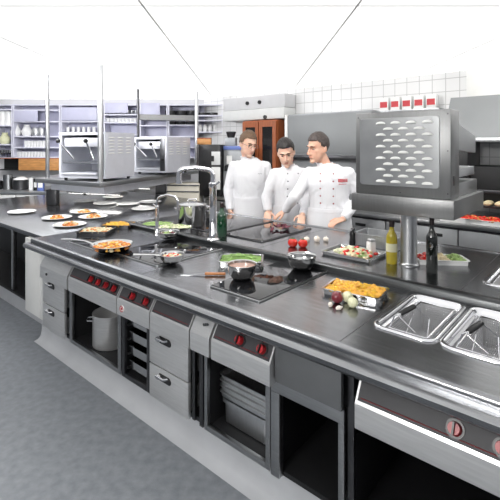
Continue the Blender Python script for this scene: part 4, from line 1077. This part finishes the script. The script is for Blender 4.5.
    prof = [(.080,-.026),(.074,.014),(.073,.044),(.066,.045),(.065,.010),(.070,-.026)]
    for i in range(nseg+1):
        a = R(-90+14) + (2*pi-R(28))*i/nseg; loops.append([cc + V((r_*girth*cos(a)*1.02, r_*girth*sin(a), 0)) + dirn*(z_+(.006*sin(a))) for r_, z_ in prof])
    c.loft(loops); c.build('collar', M['jacket'], jo)
    # surface finder for buttons and marks
    dg = bpy.context.evaluated_depsgraph_get(); dg.update()
    def front(x, z):
        ok, p, n, _ = jo.ray_cast(V((x,-1,z)), V((0,1,0))); return (p, n) if ok else (V((x,-.13,z)), V((0,-1,0)))
    if hair_style == 'glasses':
        gl = MB()
        for s in (-1,1):
            gl.tube([H(s*.033+.021*cos(2*pi*i/20), -.108, .004+.015*sin(2*pi*i/20)) for i in range(21)], .0016, 6)
            gl.tube([H(s*.054,-.107,.008),H(s*.078,-.06,.010),H(s*.084,.012,.006)], .0016, 6)
        gl.tube([H(-.012,-.109,.008),H(0,-.112,.011),H(.012,-.109,.008)], .0016, 6)
        gl.build('glasses', M['steel_dk'], root)
    if extra: extra(root, jo, front, k, girth)
    # placket edge
    pk = MB(); pts = []
    for i in range(14):
        z = zs(1.44 - i*.035); p, n = front(.062*girth - .02*(i<2), z); pts.append(p + n*.001)
    pk.tube(pts, .0035, 6); pk.build('placket_edge', M['jacket'], jo)
    # apron, trousers, shoes
    ap = MB(); rings(ap, [(.52,.225*girth,.185,.0),(.75,.212*girth,.165,.0),(.93,.196*girth,.146*girth,.0),(1.02,.187*girth,.140*girth,ln(1.02)),(1.045,.184*girth,.138*girth,ln(1.045)),(1.046,.17*girth,.12*girth,ln(1.05)),(.6,.16*girth,.11,.0)]); ao = ap.build('apron', M['apron'], root, ang=80)
    ab = MB(); n = 40; ab.loft([[(rx*girth*cos(2*pi*i/n), ln(1.03)+ry*girth*sin(2*pi*i/n), zs(z)) for i in range(n)] for z,rx,ry in ((1.018,.187,.140),(1.019,.190,.143),(1.050,.187,.141),(1.051,.184,.138))], False, False); ab.build('waistband', M['apron'], ao)
    for s in (-1,1):
        tr = MB(); tr.cap((s*.085,.0,zs(.86)),.094,(s*.095,-.01,zs(.48)),.075,16); tr.cap((s*.095,-.01,zs(.48)),.075,(s*.10,.02,zs(.11)),.062,16); tr.build('trouser_leg', M['trouser'], root)
        sh_ = MB(); sh_.ball((s*.108,-.05,.045),(.05,.14,.045),u=18,v=10); sh_.box(s*.108-.045,s*.108+.045,-.17,.07,0,.02,.008); sh_.build('shoe', M['black'], root)
    return root
def buttons(xs, zs_, m='btn'):
    def f(root, jo, front, k, g):
        for x in xs:
            for z in zs_:
                p, n = front(x*g, z*k); MB().ball(p, (.0075,.0045,.0075), n.to_track_quat('-Y','Z').to_matrix(), u=12, v=8).build('button', M[m], jo)
    return f
def place(px, d): v = D(px,d,0); return v
# helper: world point -> person's local frame
def lp(base, rz, w): return Matrix.Rotation(-rz,3,'Z') @ (Vector(w) - Vector(base))
def hand_local(base, rz, px, py, z): return lp(base, rz, P(px,py,z))

# left chef: arms hanging, looking to his left and down, glasses
kb = 1.012; base = place(250,4.62); rz = R(8)
def ex_left(root, jo, front, k, g):
    p, n = front(.085, 1.30*k)
    mk = MB()
    for i in range(5):
        q, n = front(.065+i*.011, 1.305*k + .003*(i%2)); mk.ball(q, (.005,.002,.004), u=8, v=6)
    mk.build('chest_embroidery', M['greyp'], jo)
L = person('person at left in white chef jacket with short brown hair and glasses', base, rz, kb, R(22), R(16), R(4),
    ((-.235,.03,1.14*kb),(-.225,-.045,.91*kb),(.05,-.35,-.9),(-.9,-.3,.1),.5),
    ((.235,.02,1.14*kb),(.235,-.10,.93*kb),(-.1,-.7,-.6),(.4,-.5,.6),.5), ('skin','hair_br'), ex_left, hx=-.055, hair_style='glasses')
# middle chef
kb2 = .965; base2 = place(289,4.38); rz2 = R(10)
wR = hand_local(base2, rz2, 267.5, 215.5, .925); wL = hand_local(base2, rz2, 304, 219, .925)
person('person in the middle in white chef jacket with black hair looking down at the worktop', base2, rz2, kb2, R(-20), R(24), R(-6),
    ((-.250,-.03,1.14*kb2), wR+Vector((.02,.06,.03)), (-.25,-.8,-.38),(0,-.3,.95),.55),
    ((.225,.03,1.14*kb2), wL+Vector((0,.05,.03)), (-.35,-.8,-.45),(.1,-.3,.95),.55), ('skin','hair_bk'), buttons((-.055,.06),(1.39,1.31,1.23,1.15,1.08),'btn'), lean=.05, girth=.93, hx=-.035)
# right chef
kb3 = .985; base3 = place(329,4.02); rz3 = R(-14)
def ex_right(root, jo, front, k, g):
    buttons((-.065,.045),(1.385,1.315,1.245,1.175,1.105),'btn_red')(root, jo, front, k, g)
    mk = MB()
    for i in range(9):
        q, n = front(.095+i*.0092, 1.322*k); mk.box(q.x-.0035,q.x+.0035,q.y-.003,q.y+.004,q.z-.011,q.z+.011)
    for zz in (-.0125,.0125):
        for i in range(9):
            q, n = front(.095+i*.0092, 1.322*k+zz); mk.box(q.x-.005,q.x+.005,q.y-.0025,q.y+.004,q.z-.0022,q.z+.0022)
    mk.build('chest_logo', M['redtext'], jo)
    mk = MB()
    for i in range(8):
        q, n = front(.100+i*.0085, 1.288*k); mk.box(q.x-.003,q.x+.003,q.y-.002,q.y+.004,q.z-.004,q.z+.004)
    mk.build('chest_lettering', M['redtext'], jo)
wR = lp(base3, rz3, D(285,4.13,.985)); eR = lp(base3, rz3, (.43,3.98,1.145)); wL = hand_local(base3, rz3, 343, 223, .93)
person('person at right in white chef jacket with red chest lettering leaning on the worktop', base3, rz3, kb3, R(-42), R(10), R(2),
    (eR, wR, (-.82,-.12,-.56),(-.45,-.35,.8),.5),
    ((.285,.02,1.13), wL+Vector((.0,.03,.03)), (-.75,-.55,-.22),(.0,-.25,.97),.5), ('skin2','hair_dk'), ex_right, lean=.03, girth=1.08, hx=-.07)

# ------------------------------------------------------------------ light, camera, colour
def area(loc, target, size, power, col=(1,1,1), sy=None):  # unseen lamps added to brighten the block, chefs and back walls
    l = bpy.data.lights.new('area','AREA'); l.energy = power; l.size = size; l.color = col
    if sy: l.shape = 'RECTANGLE'; l.size_y = sy
    o = bpy.data.objects.new('unseen_area_lamp', l); C.objects.link(o); o.location = loc
    o.rotation_euler = (Vector(target)-Vector(loc)).to_track_quat('-Z','Y').to_euler(); return o
area((-1.7,-.5,2.40),(-.4,3.4,.9),.8,95,(1,.985,.96))
area((-.2,2.9,2.44),(.35,4.3,1.25),.45,34,(1,.98,.96))  # added to whiten the chef jackets
area((-2.6,4.4,2.44),(-2.2,6.6,1.2),.7,95,(.97,.98,1))  # added to brighten the left shelves and their reflection in the wing
area((2.6,2.9,2.44),(1.9,4.6,1.2),.6,30,(1,.98,.95))
w = bpy.data.worlds.new('World'); SC.world = w; w.use_nodes = True
w.node_tree.nodes['Background'].inputs[0].default_value = (.62,.65,.70,1); w.node_tree.nodes['Background'].inputs[1].default_value = .5
cam = bpy.data.cameras.new('camera'); co = bpy.data.objects.new('camera', cam); C.objects.link(co)
co.location = (0,0,CH); co.rotation_euler = (R(90),0,0)
cam.sensor_width = 36; cam.lens = F/500*36; cam.shift_y = -(250-HY)/500; cam.clip_start = .05
SC.camera = co
SC.view_settings.view_transform = 'Standard'; SC.view_settings.look = 'None'; SC.view_settings.exposure = 0; SC.view_settings.gamma = 1
